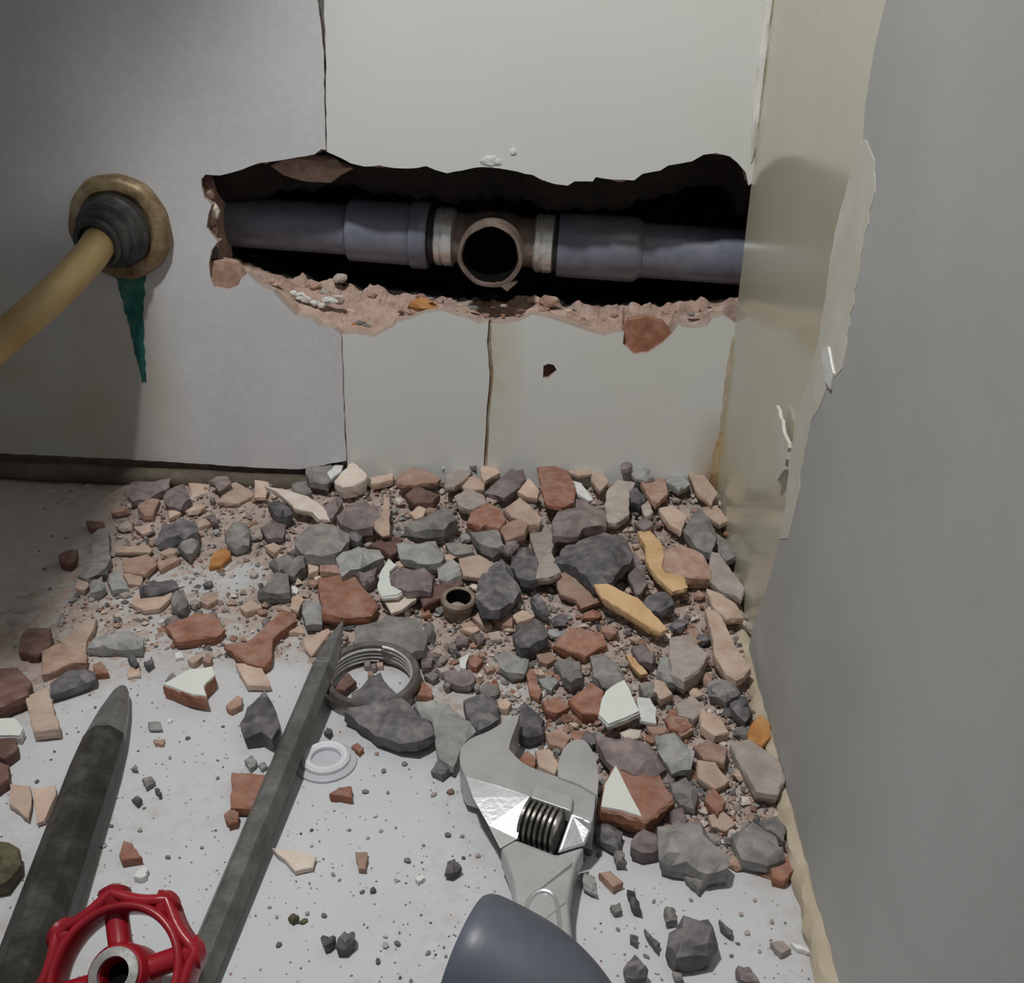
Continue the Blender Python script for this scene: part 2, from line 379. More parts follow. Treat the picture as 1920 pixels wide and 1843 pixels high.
def cx(z): # px of the corner at height z, a little behind the right wall
    return toimg((.0600, 0, z))
wall_prism('tile', [(601,-160),(611,100),(612,284)] + hole_top(615, 1398) + [(1404,348), cx(.139), cx(.20), cx(.235)], 0, .006, [M_TILE, M_BISC], WB, seed=5, amp=1.0)
wall_prism('tile', hole_bot(640, 916)[0:] + [(913,640),(918,700),(912,780),(907,862),(905,905),(652,905),(650,850),(646,760),(643,690),(640,628)], 0, .006, [M_TILE, M_BISC], WB, seed=7, amp=.8)
chip = [(1019,686),(1028,682),(1038,684),(1044,694),(1036,702),(1026,711),(1018,708)]
rt = [(922,607)] + hole_bot(950, 1366) + [cx(.083), cx(.02), cx(.008), (912,915),(914,862),(918,780),(925,700),(921,640)]
wall_prism('tile', rt, 0, .006, [M_TILE, M_BISC], WB, seed=9, amp=.8, holes=[chip[::-1]])
M_TILE_R = M_TILE.copy(); M_TILE_R.name = 'rust_stained_tile'
def rust(m):
    nt = m.node_tree; N = nt.nodes; L = nt.links; b = N['Principled BSDF']; src = b.inputs['Base Color'].links[0].from_socket
    ge = N.new('ShaderNodeNewGeometry'); sx = N.new('ShaderNodeSeparateXYZ'); L.new(ge.outputs['Position'], sx.inputs[0])
    no = N.new('ShaderNodeTexNoise'); no.inputs['Scale'].default_value = 70; no.inputs['Detail'].default_value = 5; L.new(ge.outputs['Position'], no.inputs['Vector'])
    def mr(sock, a, b_, c, d):
        q = N.new('ShaderNodeMapRange'); q.inputs[1].default_value = a; q.inputs[2].default_value = b_; q.inputs[3].default_value = c; q.inputs[4].default_value = d; L.new(sock, q.inputs[0]); return q.outputs[0]
    def mul(a, b_):
        q = N.new('ShaderNodeMath'); q.operation = 'MULTIPLY'; L.new(a, q.inputs[0]); L.new(b_, q.inputs[1]); return q.outputs[0]
    x0 = float(onwall(920, 640)[0])
    left = mul(mul(mr(sx.outputs['X'], x0, x0 + .015, 1, 0), mr(sx.outputs['Z'], .03, .078, .25, 1)), mr(no.outputs[0], .3, .65, .25, 1))
    x1 = .0575
    right = mul(mul(mr(sx.outputs['X'], x1 - .012, x1 - .002, 0, 1), mr(sx.outputs['Z'], .012, .050, 1, 0)), mr(no.outputs[0], .3, .6, .35, 1))
    mx = N.new('ShaderNodeMixRGB'); L.new(left, mx.inputs[0]); L.new(src, mx.inputs[1]); mx.inputs[2].default_value = (.47, .39, .20, 1)
    m2 = N.new('ShaderNodeMixRGB'); L.new(right, m2.inputs[0]); L.new(mx.outputs[0], m2.inputs[1]); m2.inputs[2].default_value = (.36, .22, .09, 1)
    L.new(m2.outputs[0], b.inputs['Base Color'])
rust(M_TILE_R); wt_ = [o for o in WB.children if o.name.startswith('tile')][-1]; wt_.data.materials[0] = M_TILE_R
# joints
wall_prism('grout_joint', [(910,610),(928,610),(924,640),(929,700),(922,780),(917,862),(914,920),(900,920),(903,862),(906,780),(912,700),(910,640)], .0012, .006, [M_GROUT, M_GROUT], WB, seed=11, amp=.8)
wall_prism('joint_line', [(634,632),(642,632),(652,862),(654,905),(640,905),(638,862)], .001, .0058, [M_DARKJ, M_DARKJ], WB, rough_it=False)
wall_prism('joint_line', [(590,-160),(604,-160),(614,200),(613,284),(606,284),(603,100)], .001, .0058, [M_DARKJ, M_DARKJ], WB, rough_it=False)
wall_prism('chip_bed', [(1012,680),(1050,680),(1050,716),(1012,716)], .0035, .006, [MT['M'], MT['M']], WB, rough_it=False)
# exposed patches of tile body where only the glaze has come off
wall_prism('exposed_clay', [(1166,618),(1166,646),(1189,667),(1216,664),(1243,647),(1260,626),(1243,604),(1210,594),(1178,600)], .0022, .0066, [MT['T'], MT['T']], WB, seed=13)
wall_prism('exposed_clay', [(388,490),(391,520),(402,541),(428,546),(449,536),(456,519),(440,494),(412,488)], .0012, .0066, [MT['t'], MT['t']], WB, seed=14)
# masonry with the chased cavity
def interp(poly, x):
    for (a, b), (c, d) in zip(poly, poly[1:]):
        if a <= x <= c or c <= x <= a:
            return b if c == a else b + (d - b) * (x - a) / (c - a)
    return poly[0][1] if abs(x - poly[0][0]) < abs(x - poly[-1][0]) else poly[-1][1]
def build_masonry():
    rg = random.Random(4)
    N = 210; top = []; bot = []; inn = []
    for i in range(N + 1):
        x = 392 + (1404 - 392) * i / N
        top.append(onwall(x, interp(HTOP, x), .0)); xb = 396 + (1371 - 396) * i / N
        bot.append(onwall(xb, interp(HBOT, xb), .0))
        xi = 413 + (1358 - 413) * i / N
        inn.append(onwall(xi, interp(HIN, xi), .026))
    bX = np.array([p[0] for p in bot]); bZ = np.array([p[2] for p in bot]); iX = np.array([p[0] for p in inn]); iZ = np.array([p[2] for p in inn])
    tX = np.array([p[0] for p in top]); tZ = np.array([p[2] for p in top])
    XL, XR = onwall(396, 440, .004)[0], .078
    xs = np.linspace(XL, XR, 200)
    depth = [.0058, .0075, .010, .013, .017, .021, .026, .032, .042, .055, .068]
    V = []; Fc = []
    def lev(x, y, upper):
        f = min(1, max(0, (y - .0058) / (.026 - .0058)))
        if upper:
            z = np.interp(x, tX, tZ) + .0010 - 1.15 * min(.014, max(0, y - .0085))
        else:
            z0 = np.interp(x, bX, bZ) - .0012; z1 = np.interp(x, iX, iZ)
            z = z0 + (z1 - z0) * f ** .8 - (max(0, y - .026) * .15)
        a = .0012 + .0016 * (f if f < 1 else 1)
        z += a * (noise.fractal((x * 160, y * 200, 3.0 if upper else 9.0), .9, 2.0, 5)) + .0018 * noise.noise((x * 60, y * 60, 1.0 if upper else 5.0))
        return z
    n = len(xs); nd = len(depth)
    for up in (True, False):
        for y in depth:
            for x in xs: V.append((x, y + .0006 * noise.noise((x * 300, y * 300, 0)), lev(x, y, up)))
    def vid(u, j, i): return (0 if u else nd * n) + j * n + i
    for u in (True, False):
        for j in range(nd - 1):
            for i in range(n - 1):
                Fc.append((vid(u, j, i), vid(u, j, i + 1), vid(u, j + 1, i + 1), vid(u, j + 1, i)))
    for i in range(n - 1): Fc.append((vid(True, nd - 1, i), vid(True, nd - 1, i + 1), vid(False, nd - 1, i + 1), vid(False, nd - 1, i)))
    for j in range(nd - 1):
        Fc.append((vid(True, j, 0), vid(True, j + 1, 0), vid(False, j + 1, 0), vid(False, j, 0)))
        Fc.append((vid(True, j, n - 1), vid(True, j + 1, n - 1), vid(False, j + 1, n - 1), vid(False, j, n - 1)))
    # face of the masonry behind the tiles, around the cavity mouth
    zt, zb = .34, -.02; st = len(V)
    for x in xs: V.append((x, .0062, zt))
    for x in xs: V.append((x, .0062, zb))
    for i in range(n - 1):
        Fc.append((vid(True, 0, i), vid(True, 0, i + 1), st + i + 1, st + i))
        Fc.append((vid(False, 0, i), vid(False, 0, i + 1), st + n + i + 1, st + n + i))
    k = len(V); V += [(-.60, .0062, zb), (-.60, .0062, zt), (.11, .0062, zb), (.11, .0062, zt)]
    Fc.append((k, k + 1, st, vid(True, 0, 0), vid(False, 0, 0), st + n)); Fc.append((k + 2, k + 3, st + n - 1, vid(True, 0, n - 1), vid(False, 0, n - 1), st + 2 * n - 1))
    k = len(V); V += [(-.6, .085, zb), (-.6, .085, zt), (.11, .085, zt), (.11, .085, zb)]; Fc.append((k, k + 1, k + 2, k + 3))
    fm = [1 if min(V[q][1] for q in f_) > .0255 or (max(f_) < nd * n and min(V[q][1] for q in f_) > .008) else 0 for f_ in Fc]  # deep and ceiling faces get the shade-coloured masonry
    o = mesh('masonry', V, Fc, [M_MORT, M_CAVSHADE], WB, smooth=False, fm=fm)
    return o
build_masonry()
# wall continues out of the frame above and to the left
box('upper_wall', (-.60, 0, .262), (.06, .0062, .50), M_TILE, WB)
# lumps of mortar, a brick chip and plaster smears left in the mouth of the hole
def lump(name, px, y, r, m, parent, seed, sq=(1, 1, .7)):
    rg = random.Random(seed); bm = bmesh.new(); bmesh.ops.create_icosphere(bm, subdivisions=2, radius=1)
    c = onwall(px[0], px[1], y); V = []
    for v in bm.verts:
        k = 1 + .35 * noise.noise(v.co * 1.7 + Vector((seed * 3.1, seed, 0))) + rg.uniform(-.08, .08)
        V.append((c[0] + v.co.x * r * sq[0] * k, c[1] + v.co.y * r * sq[1] * k, c[2] + v.co.z * r * sq[2] * k))
    Fc = [tuple(v.index for v in f.verts) for f in bm.faces]; bm.free()
    return mesh(name, V, Fc, m, parent)
rg = random.Random(12)
for i in range(46):
    x = rg.uniform(450, 1340); yb = interp(HBOT, x); yi = interp(HIN, x); t = rg.uniform(.2, .9)
    py = yb + (yi - yb) * t
    lump('mortar_lump', (x, py), .006 + .018 * t, rg.uniform(.0010, .0026), [M_MORT, MT['p'], MT['t'], MT['t'], MT['P']][rg.randrange(5)], WB, i + 5, (1.3, 1, .7))
lump('brick_chip', (792, 573), .012, .0052, MT['O'], WB, 71, (1.25, .8, .6))
lump('brick_chip', (1030, 566), .016, .0036, MT['t'], WB, 72, (1.2, .8, .7))
lump('mortar_lump', (638, 522), .024, .0030, MT['p'], WB, 73)
for k, (a, b, r) in enumerate([(388,340,.0028),(392,360,.0024),(402,396,.0026),(394,412,.0024),(400,436,.0026),(398,474,.003),(396,425,.0022)]):
    lump('broken_edge', (a, b), .004, r, [MT['M'], MT['t'], MT['c'], MT['P'], MT['M'], MT['g'], MT['t']][k], WB, 80 + k, (.9, .8, 1.2))
def strip(name, px, y, half, m, parent, seed):
    rg = random.Random(seed); P = [onwall(a, b, y) for a, b in px]
    return tube(name, P, lambda i: half * (.7 + .5 * rg.random()), m, parent, seg=7)
rg = random.Random(31)
zig = [(548,549),(562,557),(576,561),(590,564),(602,575),(612,569),(624,561),(636,557),(646,563)]
for k in range(30):
    t = rg.random() * (len(zig) - 1.001); q = int(t); f = t - q
    a = zig[q][0] + (zig[q + 1][0] - zig[q][0]) * f + rg.gauss(0, 2.2); b = zig[q][1] + (zig[q + 1][1] - zig[q][1]) * f + rg.gauss(0, 2.6)
    lump('plaster_smear', (a, b), .0098, rg.uniform(.0006, .0017), [MT['w'], MT['w'], MT['c'], MT['p']][k % 4], WB, 140 + k, (rg.uniform(.9, 1.8), .5, rg.uniform(.5, .9)))
for k in range(22):
    x = rg.uniform(470, 1345); py = interp(HBOT, x) - rg.uniform(6, 34)
    lump('mortar_lump', (x, py), .0085, rg.uniform(.0006, .0014), [MT['M'], MT['G'], MT['O'], MT['t'], MT['P']][k % 5], WB, 240 + k, (1.5, .7, .7))
for k, (a, b, r) in enumerate([(912,302,.0017),(922,299,.0020),(930,303,.0016),(918,306,.0013)]):
    lump('plaster_fleck', (a, b), -.0002, r, MT['w'], WB, 160 + k, (1.4, .22, .8))
lump('plaster_fleck', (962,284), -.0002, .0013, MT['w'], WB, 90, (1, .3, 1))
lump('hanging_mortar', (585,312), .012, .008, M_MORT, WB, 91, (1.8, .6, .7))
# green copper stain crust under the escutcheon
st_px = [(212,500),(272,500),(270,560),(268,600),(270,650),(272,690),(274,716),(266,716),(262,690),(252,660),(244,620),(232,575),(222,535)]
M_STAIN = mat('verdigris', [(.008, .075, .062), (.02, .135, .112), (.07, .20, .165)], 180, .85, .3, 500, vary=0)
wall_prism('green_stain', st_px, -.0015, -.0011, [M_STAIN, M_STAIN], WB, seed=21, amp=2.0, step=8)
# grimy ledge under the sheet
BB = tube('baseboard_back', [(-.60, -.002, .0045)] + [(-.60 + .012 * i, -.0025 - .0006 * math.sin(i * 1.7), .0045) for i in range(1, 54)], lambda i: .0042, M_GRIME, None, seg=10)
meta(BB, 'grimy brown ledge along the foot of the back wall', kind='structure')

# ------------------------------------------------------------------ right wall
WR = empty('wall_right', (.0575, -.2, 0), 'right side wall, glossy olive tile strip beside a grey sheet with torn edge', kind='structure')
def side_prism(name, pts, off, th, mats, parent, seed=1, amp=1.0, step=16, rough_it=True):
    p = rough_loop(pts, step, amp, seed) if rough_it else pts
    fr = [onside(a, b, off) for a, b in p]; bk = [q + SN * th for q in fr]
    return prism(name, fr, bk, mats, parent, 1)
V = []
for (y, z) in ((0.0, -.02), (-.6, -.02), (-.6, .5), (0.0, .5)):
    V.append((side_x(y) + .001, y, z)); V.append((side_x(y) + .03, y, z))
mesh('tile', V, [(0, 2, 4, 6), (1, 7, 5, 3), (0, 1, 3, 2), (2, 3, 5, 4), (4, 5, 7, 6), (6, 7, 1, 0)], M_TILE2, WR)
EDGE = [(1700,-160),(1672,0),(1650,90),(1632,200),(1626,290),(1630,350),(1612,430),(1596,520),(1582,600),(1572,680),(1540,720),(1512,770),(1496,850),
        (1486,930),(1470,1010),(1454,1070),(1440,1120),(1422,1165)]
yz = [onside(a, b) for a, b in EDGE]
fr = [Vector(p) - Vector(SN) * .0012 for p in yz]
lo = [(side_x(y) - .0012, y, .0) for y in (-.105, -.6)]; hi = [(side_x(y) - .0012, y, .5) for y in (-.6, yz[0][1])]
ring_f = fr + [Vector(lo[0]) + Vector((0, -.004, 0)), Vector(lo[1]), Vector(hi[0]), Vector(hi[1])]
prism('grey_sheet', ring_f, [p + Vector(SN) * .0010 for p in ring_f], [M_SHEET, M_TORN], WR, 1)
torn = [(1612,262),(1624,262),(1640,300),(1640,360),(1622,440),(1606,530),(1592,610),(1580,690),(1548,730),(1520,790),(1505,870),(1494,940),(1478,1010),
        (1462,1010),(1474,930),(1482,850),(1492,780),(1516,716),(1532,650),(1540,600),(1552,520),(1564,440),(1584,370),(1596,310)]
side_prism('torn_backing', torn, .0013, .0004, [M_TORN, M_TORN], WR, seed=31, amp=2.0, step=20)
side_prism('torn_flap', [(1540,655),(1552,650),(1562,700),(1556,730),(1546,715)], .0018, .0006, [MT['w'], MT['w']], WR, seed=32, amp=1)
side_prism('torn_flap', [(1455,760),(1466,800),(1478,840),(1470,880),(1458,900),(1452,850)], .0014, .0010, [M_TORN, M_TORN], WR, seed=33, amp=3, step=9)
def bead(name, pts, r, m, seed, parent=None):
    rg = random.Random(seed); n = len(pts); return tube(name, pts, lambda i: r * (.75 + .5 * rg.random()) * min(1, .15 + i / 4, .15 + (n - 1 - i) / 4), m, parent, seg=9)
bead('corner_caulk', [(.0575, -.0002, .145 + .0035 * i) for i in range(34)], .0017, M_WCAULK, 3, WR)
bead('corner_caulk', [(.0582, .0002, .030 + .0035 * i) for i in range(15)], .0012, M_CAULK, 4, WR)
bead('stained_caulk', [(.0585, .0005, .002 + .003 * i) for i in range(14)], .0030, M_RCAULK, 5, WR)
T1 = bead('trim_1', [(side_x(-.004 * i - .01) - .0012, -.004 * i - .01, .0012) for i in range(90)], .0036, M_CAULK, 6)
meta(T1, 'beige caulk strip along the foot of the right wall', kind='structure')

# ------------------------------------------------------------------ made-up shelf out of view, added so its board shades the left of the floor
SH = empty('added_shade_shelf', (-.2, -.16, .30), 'unseen white boards added above the frame to shade the left side', 'added shade board')
M_SHADEBOARD = mat('white_shade_board', [(.6, .6, .58), (.66, .66, .64)], 30, .5, .1, 200, vary=0)
def quad_board(name, pts, z0, z1, m, parent):
    V = [(x, y, z0) for x, y in pts] + [(x, y, z1) for x, y in pts]; n = len(pts)
    return mesh(name, V, [tuple(range(n))[::-1], tuple(range(n, 2 * n))] + [(i, (i + 1) % n, n + (i + 1) % n, n + i) for i in range(n)], m, parent)
def toward_lamp(p, z):
    p = np.array(p); f = (LP[2] - z) / (LP[2] - p[2]); return tuple((LP + (p - LP) * f)[:2])
be = [toward_lamp(onwall(262, 500), .298), toward_lamp(onwall(272, 700), .298), toward_lamp(onfloor(258, 900), .298),
      toward_lamp(onfloor(212, 1010), .298), toward_lamp(onfloor(140, 1110), .298), toward_lamp(onfloor(102, 1190), .298), toward_lamp(onfloor(40, 1270), .298)]
quad_board('shade_board', [(-.45, be[0][1])] + be + [(-.45, be[-1][1])], .298, .306, M_SHADEBOARD, SH)  # outline follows the wanted shadow edge
ue = [toward_lamp(onwall(520, -120), .47), toward_lamp(onwall(500, 10), .47), toward_lamp(onwall(330, 110), .47), toward_lamp(onwall(150, 190), .47), toward_lamp(onwall(-40, 270), .47)]
quad_board('shade_board', [(ue[0][0], -.001)] + ue + [(-.45, ue[-1][1]), (-.45, -.001)], .47, .478, M_SHADEBOARD, SH)  # upper one added to darken the top left of the wall
for xx in (-.40, -.25):
    quad_board('shade_board_bracket', [(xx, -.002), (xx - .012, -.002), (xx - .012, -.13), (xx, -.13)], .288, .298, M_SHADEBOARD, SH)

# ------------------------------------------------------------------ water pipe with brass tee inside the hole
M_PVC = mat('dark_pvc', [(.125, .135, .175), (.165, .175, .225), (.20, .21, .265)], 120, .34, .15, 600, vary=0, rvar=.10, spec=.8)
M_BRASS = mat('dull_brass_tee', [(.16, .12, .10), (.24, .18, .15), (.34, .29, .26)], 160, .5, .25, 500, metallic=.35, vary=0)
M_SHINY = mat('shiny_collar', [(.62, .61, .59), (.80, .79, .77), (.9, .89, .87)], 200, .30, .3, 400, metallic=.6, vary=0)
M_RUBBER = mat('black_gasket', [(.02, .02, .02), (.035, .035, .035)], 100, .7, .1, 400, vary=0)
M_BORESHADE = mat('bore_shade', [(.004, .0035, .003), (.008, .007, .006)], 100, 1.0, .2, 300, vary=0, spec=.1)  # shade inside the bores, put into the colour
A_ = Vector(onwall(700, 434, .030)); B_ = Vector(onwall(1100, 462, .030)); AX = (B_ - A_).normalized()
def axp(px):   # point of the pipe axis seen at pixel column px
    lo, hi = -.4, .4
    for _ in range(60):
        mi = (lo + hi) / 2
        if toimg(A_ + AX * mi)[0] < px: lo = mi
        else: hi = mi
    return A_ + AX * lo
WP = empty('water_pipe', axp(930), 'dark plastic water pipe with open metal tee inside the wall hole', 'pipe')
def seg(name, x0, x1, r, m, parent=WP, n=40, prof=None):
    p, q = axp(x0), axp(x1); L = (q - p).length
    prof = prof(L) if prof else [(r - .0006, 0), (r, .0006), (r, L - .0006), (r - .0006, L)]
    return lathe(name, [(0, prof[0][1])] + prof + [(0, prof[-1][1])], p, AX, m, parent, n)
seg('pipe', 385, 660, .0104, M_PVC); seg('pipe', 1196, 1440, .0112, M_PVC)
seg('coupling', 653, 806, .0131, M_PVC, prof=lambda L: [(.0108, 0), (.0127, .0012), (.0129, L * .78), (.0140, L * .80), (.0140, L - .001), (.0132, L)])
seg('coupling', 1047, 1203, .0133, M_PVC, prof=lambda L: [(.0128, 0), (.0132, .001), (.0133, L - .003), (.0114, L)])
seg('gasket', 805, 817, .0112, M_RUBBER); seg('gasket', 1040, 1048, .0116, M_RUBBER)
hexp = lambda L: [(.0098, 0), (.0118, .0012), (.0121, L * .35), (.0113, L * .42), (.0121, L * .5), (.0120, L - .001), (.0100, L)]
seg('collar', 815, 856, .012, M_SHINY, prof=hexp); seg('collar', 1000, 1041, .012, M_SHINY, prof=hexp)
seg('tee_body', 852, 1004, .0102, M_BRASS, prof=lambda L: [(.0104, 0), (.0100, L * .2), (.0118, L * .35), (.0118, L * .65), (.0100, L * .8), (.0104, L)])
tc_ = axp(931); od = Vector((0, -1, -.03))
def wobr(r, h, a):
    if h > .022 and r > .0105: return r * (1 + .015 * math.sin(3 * a + 1) + .012 * math.sin(7 * a))
    return r
lathe('outlet', [(.0112, .004), (.0116, .016), (.0129, .0165), (.0131, .0255), (.0127, .0268), (.0115, .0270), (.0110, .0258), (.0106, .0150), (.0080, .0146), (.0078, .0136), (0, .0134)],
      tc_, od, [M_BRASS, M_BORESHADE], WP, 56, wob=wobr, fm=[0, 0, 0, 0, 0, 0, 1, 1, 1, 1, 1])
# chipped lower lip
d_, e1_, e2_ = frame(od); c0 = Vector(onwall(950, 541, .0035))
mesh('chipped_lip', [c0 + Vector(v) for v in ((-.0042, 0, .0022), (.0042, 0, .0026), (.0002, -.0002, -.0012), (-.0042, .004, .0022), (.0042, .004, .0026), (.0002, .004, -.0012))],
     [(0, 1, 2), (3, 5, 4), (0, 3, 4, 1), (1, 4, 5, 2), (2, 5, 3, 0)], M_BRASS, WP)

# ------------------------------------------------------------------ tap connection on the left
M_OLDBRASS = mat('tarnished_brass', [(.12, .075, .035), (.27, .195, .105), (.42, .345, .22)], 110, .5, .3, 300, metallic=.4, vary=0)
M_NUT = mat('blackened_nut', [(.03, .03, .03), (.06, .06, .058), (.11, .11, .105)], 150, .55, .3, 300, metallic=.3, vary=0)
M_TAN = mat('tan_tube', [(.42, .28, .115), (.50, .36, .165), (.56, .42, .21)], 50, .45, .05, 300, vary=0)
vc = Vector(onwall(229, 424, -.001)); VL = empty('supply_tube', vc, 'tan supply tube with tarnished brass collar leaving the wall at left', 'pipe')
lathe('escutcheon', [(0, 0), (.0202, 0), (.0206, .0015), (.0198, .0045), (.0180, .0060), (.0150, .0062), (.0135, .0050), (0, .0048)], vc, (0, -1, 0), M_OLDBRASS, VL, 64,
      wob=lambda r, h, a: r * (1 + .012 * math.sin(5 * a) + .01 * math.sin(11 * a + 1)))
lathe('nut', [(0, .004), (.0142, .004), (.0145, .0075), (.0132, .0088), (.0128, .0125), (.0110, .0132), (.0108, .0165), (.0088, .0172), (0, .0172)], vc, Vector((-.10, -1, -.12)), M_NUT, VL, 48)
lathe('gasket', [(.0092, .0165), (.0098, .018), (.0092, .0196), (.0072, .0198), (.0072, .0163)], vc, Vector((-.14, -1, -.16)), M_NUT, VL, 40, closed=True)
s0 = vc + Vector((-.14, -1, -.16)).normalized() * .016
T_ = [s0, Vector(onwall(172, 478, -.030)), Vector(onwall(110, 545, -.046)), Vector(onwall(30, 615, -.062)), Vector(onwall(-70, 700, -.078)), Vector(onwall(-220, 820, -.10))]
P_ = []
for i in range(len(T_) - 1):
    for k in range(6): P_.append(T_[i].lerp(T_[i + 1], k / 6))
P_.append(T_[-1])
for _ in range(4): P_ = [P_[0]] + [(P_[i - 1] + P_[i] * 2 + P_[i + 1]) / 4 for i in range(1, len(P_) - 1)] + [P_[-1]]
tube('tube', P_, .0062, M_TAN, VL, 28)

# ------------------------------------------------------------------ chisels
M_STEEL = mat('dark_steel', [(.022, .021, .018), (.042, .039, .034), (.10, .095, .085)], 90, .5, .35, 350, metallic=.35, vary=0, rvar=.15)
M_STEEL2 = mat('grey_steel', [(.09, .088, .08), (.145, .142, .13), (.22, .215, .20)], 110, .45, .3, 400, metallic=.4, vary=0, rvar=.12)
M_TIP = mat('worn_steel', [(.14, .135, .13), (.22, .215, .205), (.32, .31, .30)], 140, .4, .3, 350, metallic=.5, vary=0)
def facet_bar(name, a, b, rings, nsides, phase, m, parent, flat=1.0):
    """rings: (t along a->b in metres, radius). Faceted bar, flattened in the vertical by `flat`."""
    d = (b - a).normalized(); s = d.cross(Vector((0, 0, 1))).normalized(); up = s.cross(d).normalized(); V = []; Fc = []
    for t, r in rings:
        for k in range(nsides):
            an = phase + 2 * math.pi * k / nsides
            V.append(a + d * t + s * (r * math.cos(an)) + up * (r * flat * math.sin(an)))
    n = len(rings)
    for i in range(n - 1):
        for k in range(nsides):
            k2 = (k + 1) % nsides; Fc.append((i * nsides + k, i * nsides + k2, (i + 1) * nsides + k2, (i + 1) * nsides + k))
    Fc.append(tuple(range(nsides))); Fc.append(tuple((n - 1) * nsides + k for k in range(nsides)))
    o = mesh(name, V, Fc, m, parent); return bevel(o, .0005, 2, 20)
# hexagonal chisel, tip resting on the rubble
ha = Vector(onfloor(642, 1166, .0095)); hb = Vector(onfloor(449, 1640, .0046)); hd = (hb - ha).normalized()
HC = empty('hex_chisel', ha, 'slim grey hexagonal chisel lying from the rubble to the bottom frame edge', 'chisel')
facet_bar('shank', ha, hb, [(.026, .0040), (.240, .0042)], 6, 0, M_STEEL2, HC)
facet_bar('point', ha, hb, [(0, .0004), (.006, .0017), (.015, .0033), (.026, .0040)], 6, 0, M_TIP, HC)
# broad chisel
ba = Vector(onfloor(230, 1289, .0040)); bb = Vector(onfloor(88, 1700, .0066))
BC = empty('broad_chisel', ba, 'thick blackened chisel with blunt worn point at lower left', 'chisel')
facet_bar('shank', ba, bb, [(.026, .0060), (.040, .0066), (.20, .0070)], 8, math.pi / 8, M_STEEL, BC, .95)
facet_bar('point', ba, bb, [(0, .0013), (.003, .0026), (.013, .0045), (.026, .0060)], 8, math.pi / 8, M_TIP, BC, .85)

# ------------------------------------------------------------------ adjustable wrench
M_SATIN = mat('satin_chrome', [(.40, .40, .395), (.47, .47, .465), (.53, .53, .525)], 60, .42, .06, 600, metallic=.35, vary=0)
M_POL = mat('polished_chrome', [(.74, .74, .75), (.82, .82, .83)], 160, .36, .15, 900, metallic=.85, vary=0, rvar=.08)
M_WORM = mat('oily_worm', [(.10, .095, .085), (.20, .19, .17), (.32, .31, .28)], 200, .35, .2, 500, metallic=.7, vary=0)
WR_N = np.array([-.02, .02, 1.0]); WR_N /= np.linalg.norm(WR_N)
W0 = np.array(onfloor(1000, 1560, .0135))
AW = empty('adjustable_wrench', onfloor(1000, 1560, .004), 'chrome adjustable wrench lying on the floor, jaws at the rubble edge', 'wrench')
def wpt(px, h): return Vector(onplane(px[0], px[1], W0 + WR_N * h, WR_N))
def wplate(name, px, top, th, m, bev=.0009, parent=AW, smooth=True):
    fr = [wpt(p, top) for p in px]; bk = [p - Vector(WR_N) * th for p in fr]
    o = prism(name, fr, bk, [m], parent, 0)
    bevel(o, bev, 3, 40); return o
def spl(pts, k=6):
    out = []; n = len(pts)
    for i in range(n - 1):
        p0, p1, p2, p3 = [Vector((*pts[max(0, min(n - 1, j))], 0)) for j in (i - 1, i, i + 1, i + 2)]
        for q in range(k):
            t = q / k; v = .5 * ((2 * p1) + (-p0 + p2) * t + (2 * p0 - 5 * p1 + 4 * p2 - p3) * t * t + (-p0 + 3 * p1 - 3 * p2 + p3) * t ** 3)
            out.append((v.x, v.y))
    out.append(pts[-1]); return out
left_e = spl([(873,1456),(886,1495),(915,1546),(938,1591),(954,1630),(962,1668),(966,1740),(972,1850),(985,2080)], 4)
right_e = spl([(1118,2080),(1090,1850),(1075,1765),(1068,1700),(1072,1662),(1081,1620),(1096,1585),(1109,1556),(1111,1540)], 4)
def plate_h(name, pts, th, m, bev=.0007):
    fr = [wpt((a, b), h) for a, b, h in pts]; bk = [wpt((a, b), -.0095) for a, b, h in pts]
    return bevel(prism(name, fr, bk, [m], AW, 0), bev, 3, 50)
DR = -.0046
lo_l = [p for p in left_e if p[1] >= 1591]; lo_r = [p for p in right_e if p[1] >= 1580]
wplate('handle', [(938,1591)] + [p for p in lo_l if p[1] > 1592] + lo_r + [(1044,1601),(970,1573)], DR, .0060, M_SATIN)
plate_h('cheek', [(873,1456,0),(886,1495,-.0012),(915,1546,-.0031),(938,1591,DR),(970,1573,DR),(993,1493,-.0004),(935,1474,0)], .006, M_POL)
plate_h('cheek', [(1071,1524,0),(1044,1601,DR),(1096,1585,DR),(1109,1556,-.0022),(1111,1540,-.0006),(1090,1531,0)], .006, M_POL)
jaw = spl([(873,1456),(863,1432),(864,1405),(882,1385),(915,1371),(942,1355),(962,1342)], 4) + [(974,1338)] + \
      spl([(971,1352),(955,1398),(962,1412),(980,1429),(1008,1443),(1047,1457)], 4) + spl([(1060,1461),(1090,1473),(1117,1488)], 3) + [(1115,1515),(1111,1540)] + \
      [(1090,1531),(1071,1524),(1060,1512),(993,1493),(935,1474)]
wplate('fixed_jaw', jaw, -.0006, .0095, M_SATIN)
wplate('movable_jaw', spl([(1045,1436),(1056,1405),(1075,1388),(1098,1390),(1116,1420),(1122,1460),(1119,1490)], 4) + [(1085,1470),(1047,1456)], .0002, .0095, M_SATIN)
wplate('rack', [(998,1470),(1076,1494),(1072,1521),(993,1494)], .0010, .004, M_SATIN, .0006)
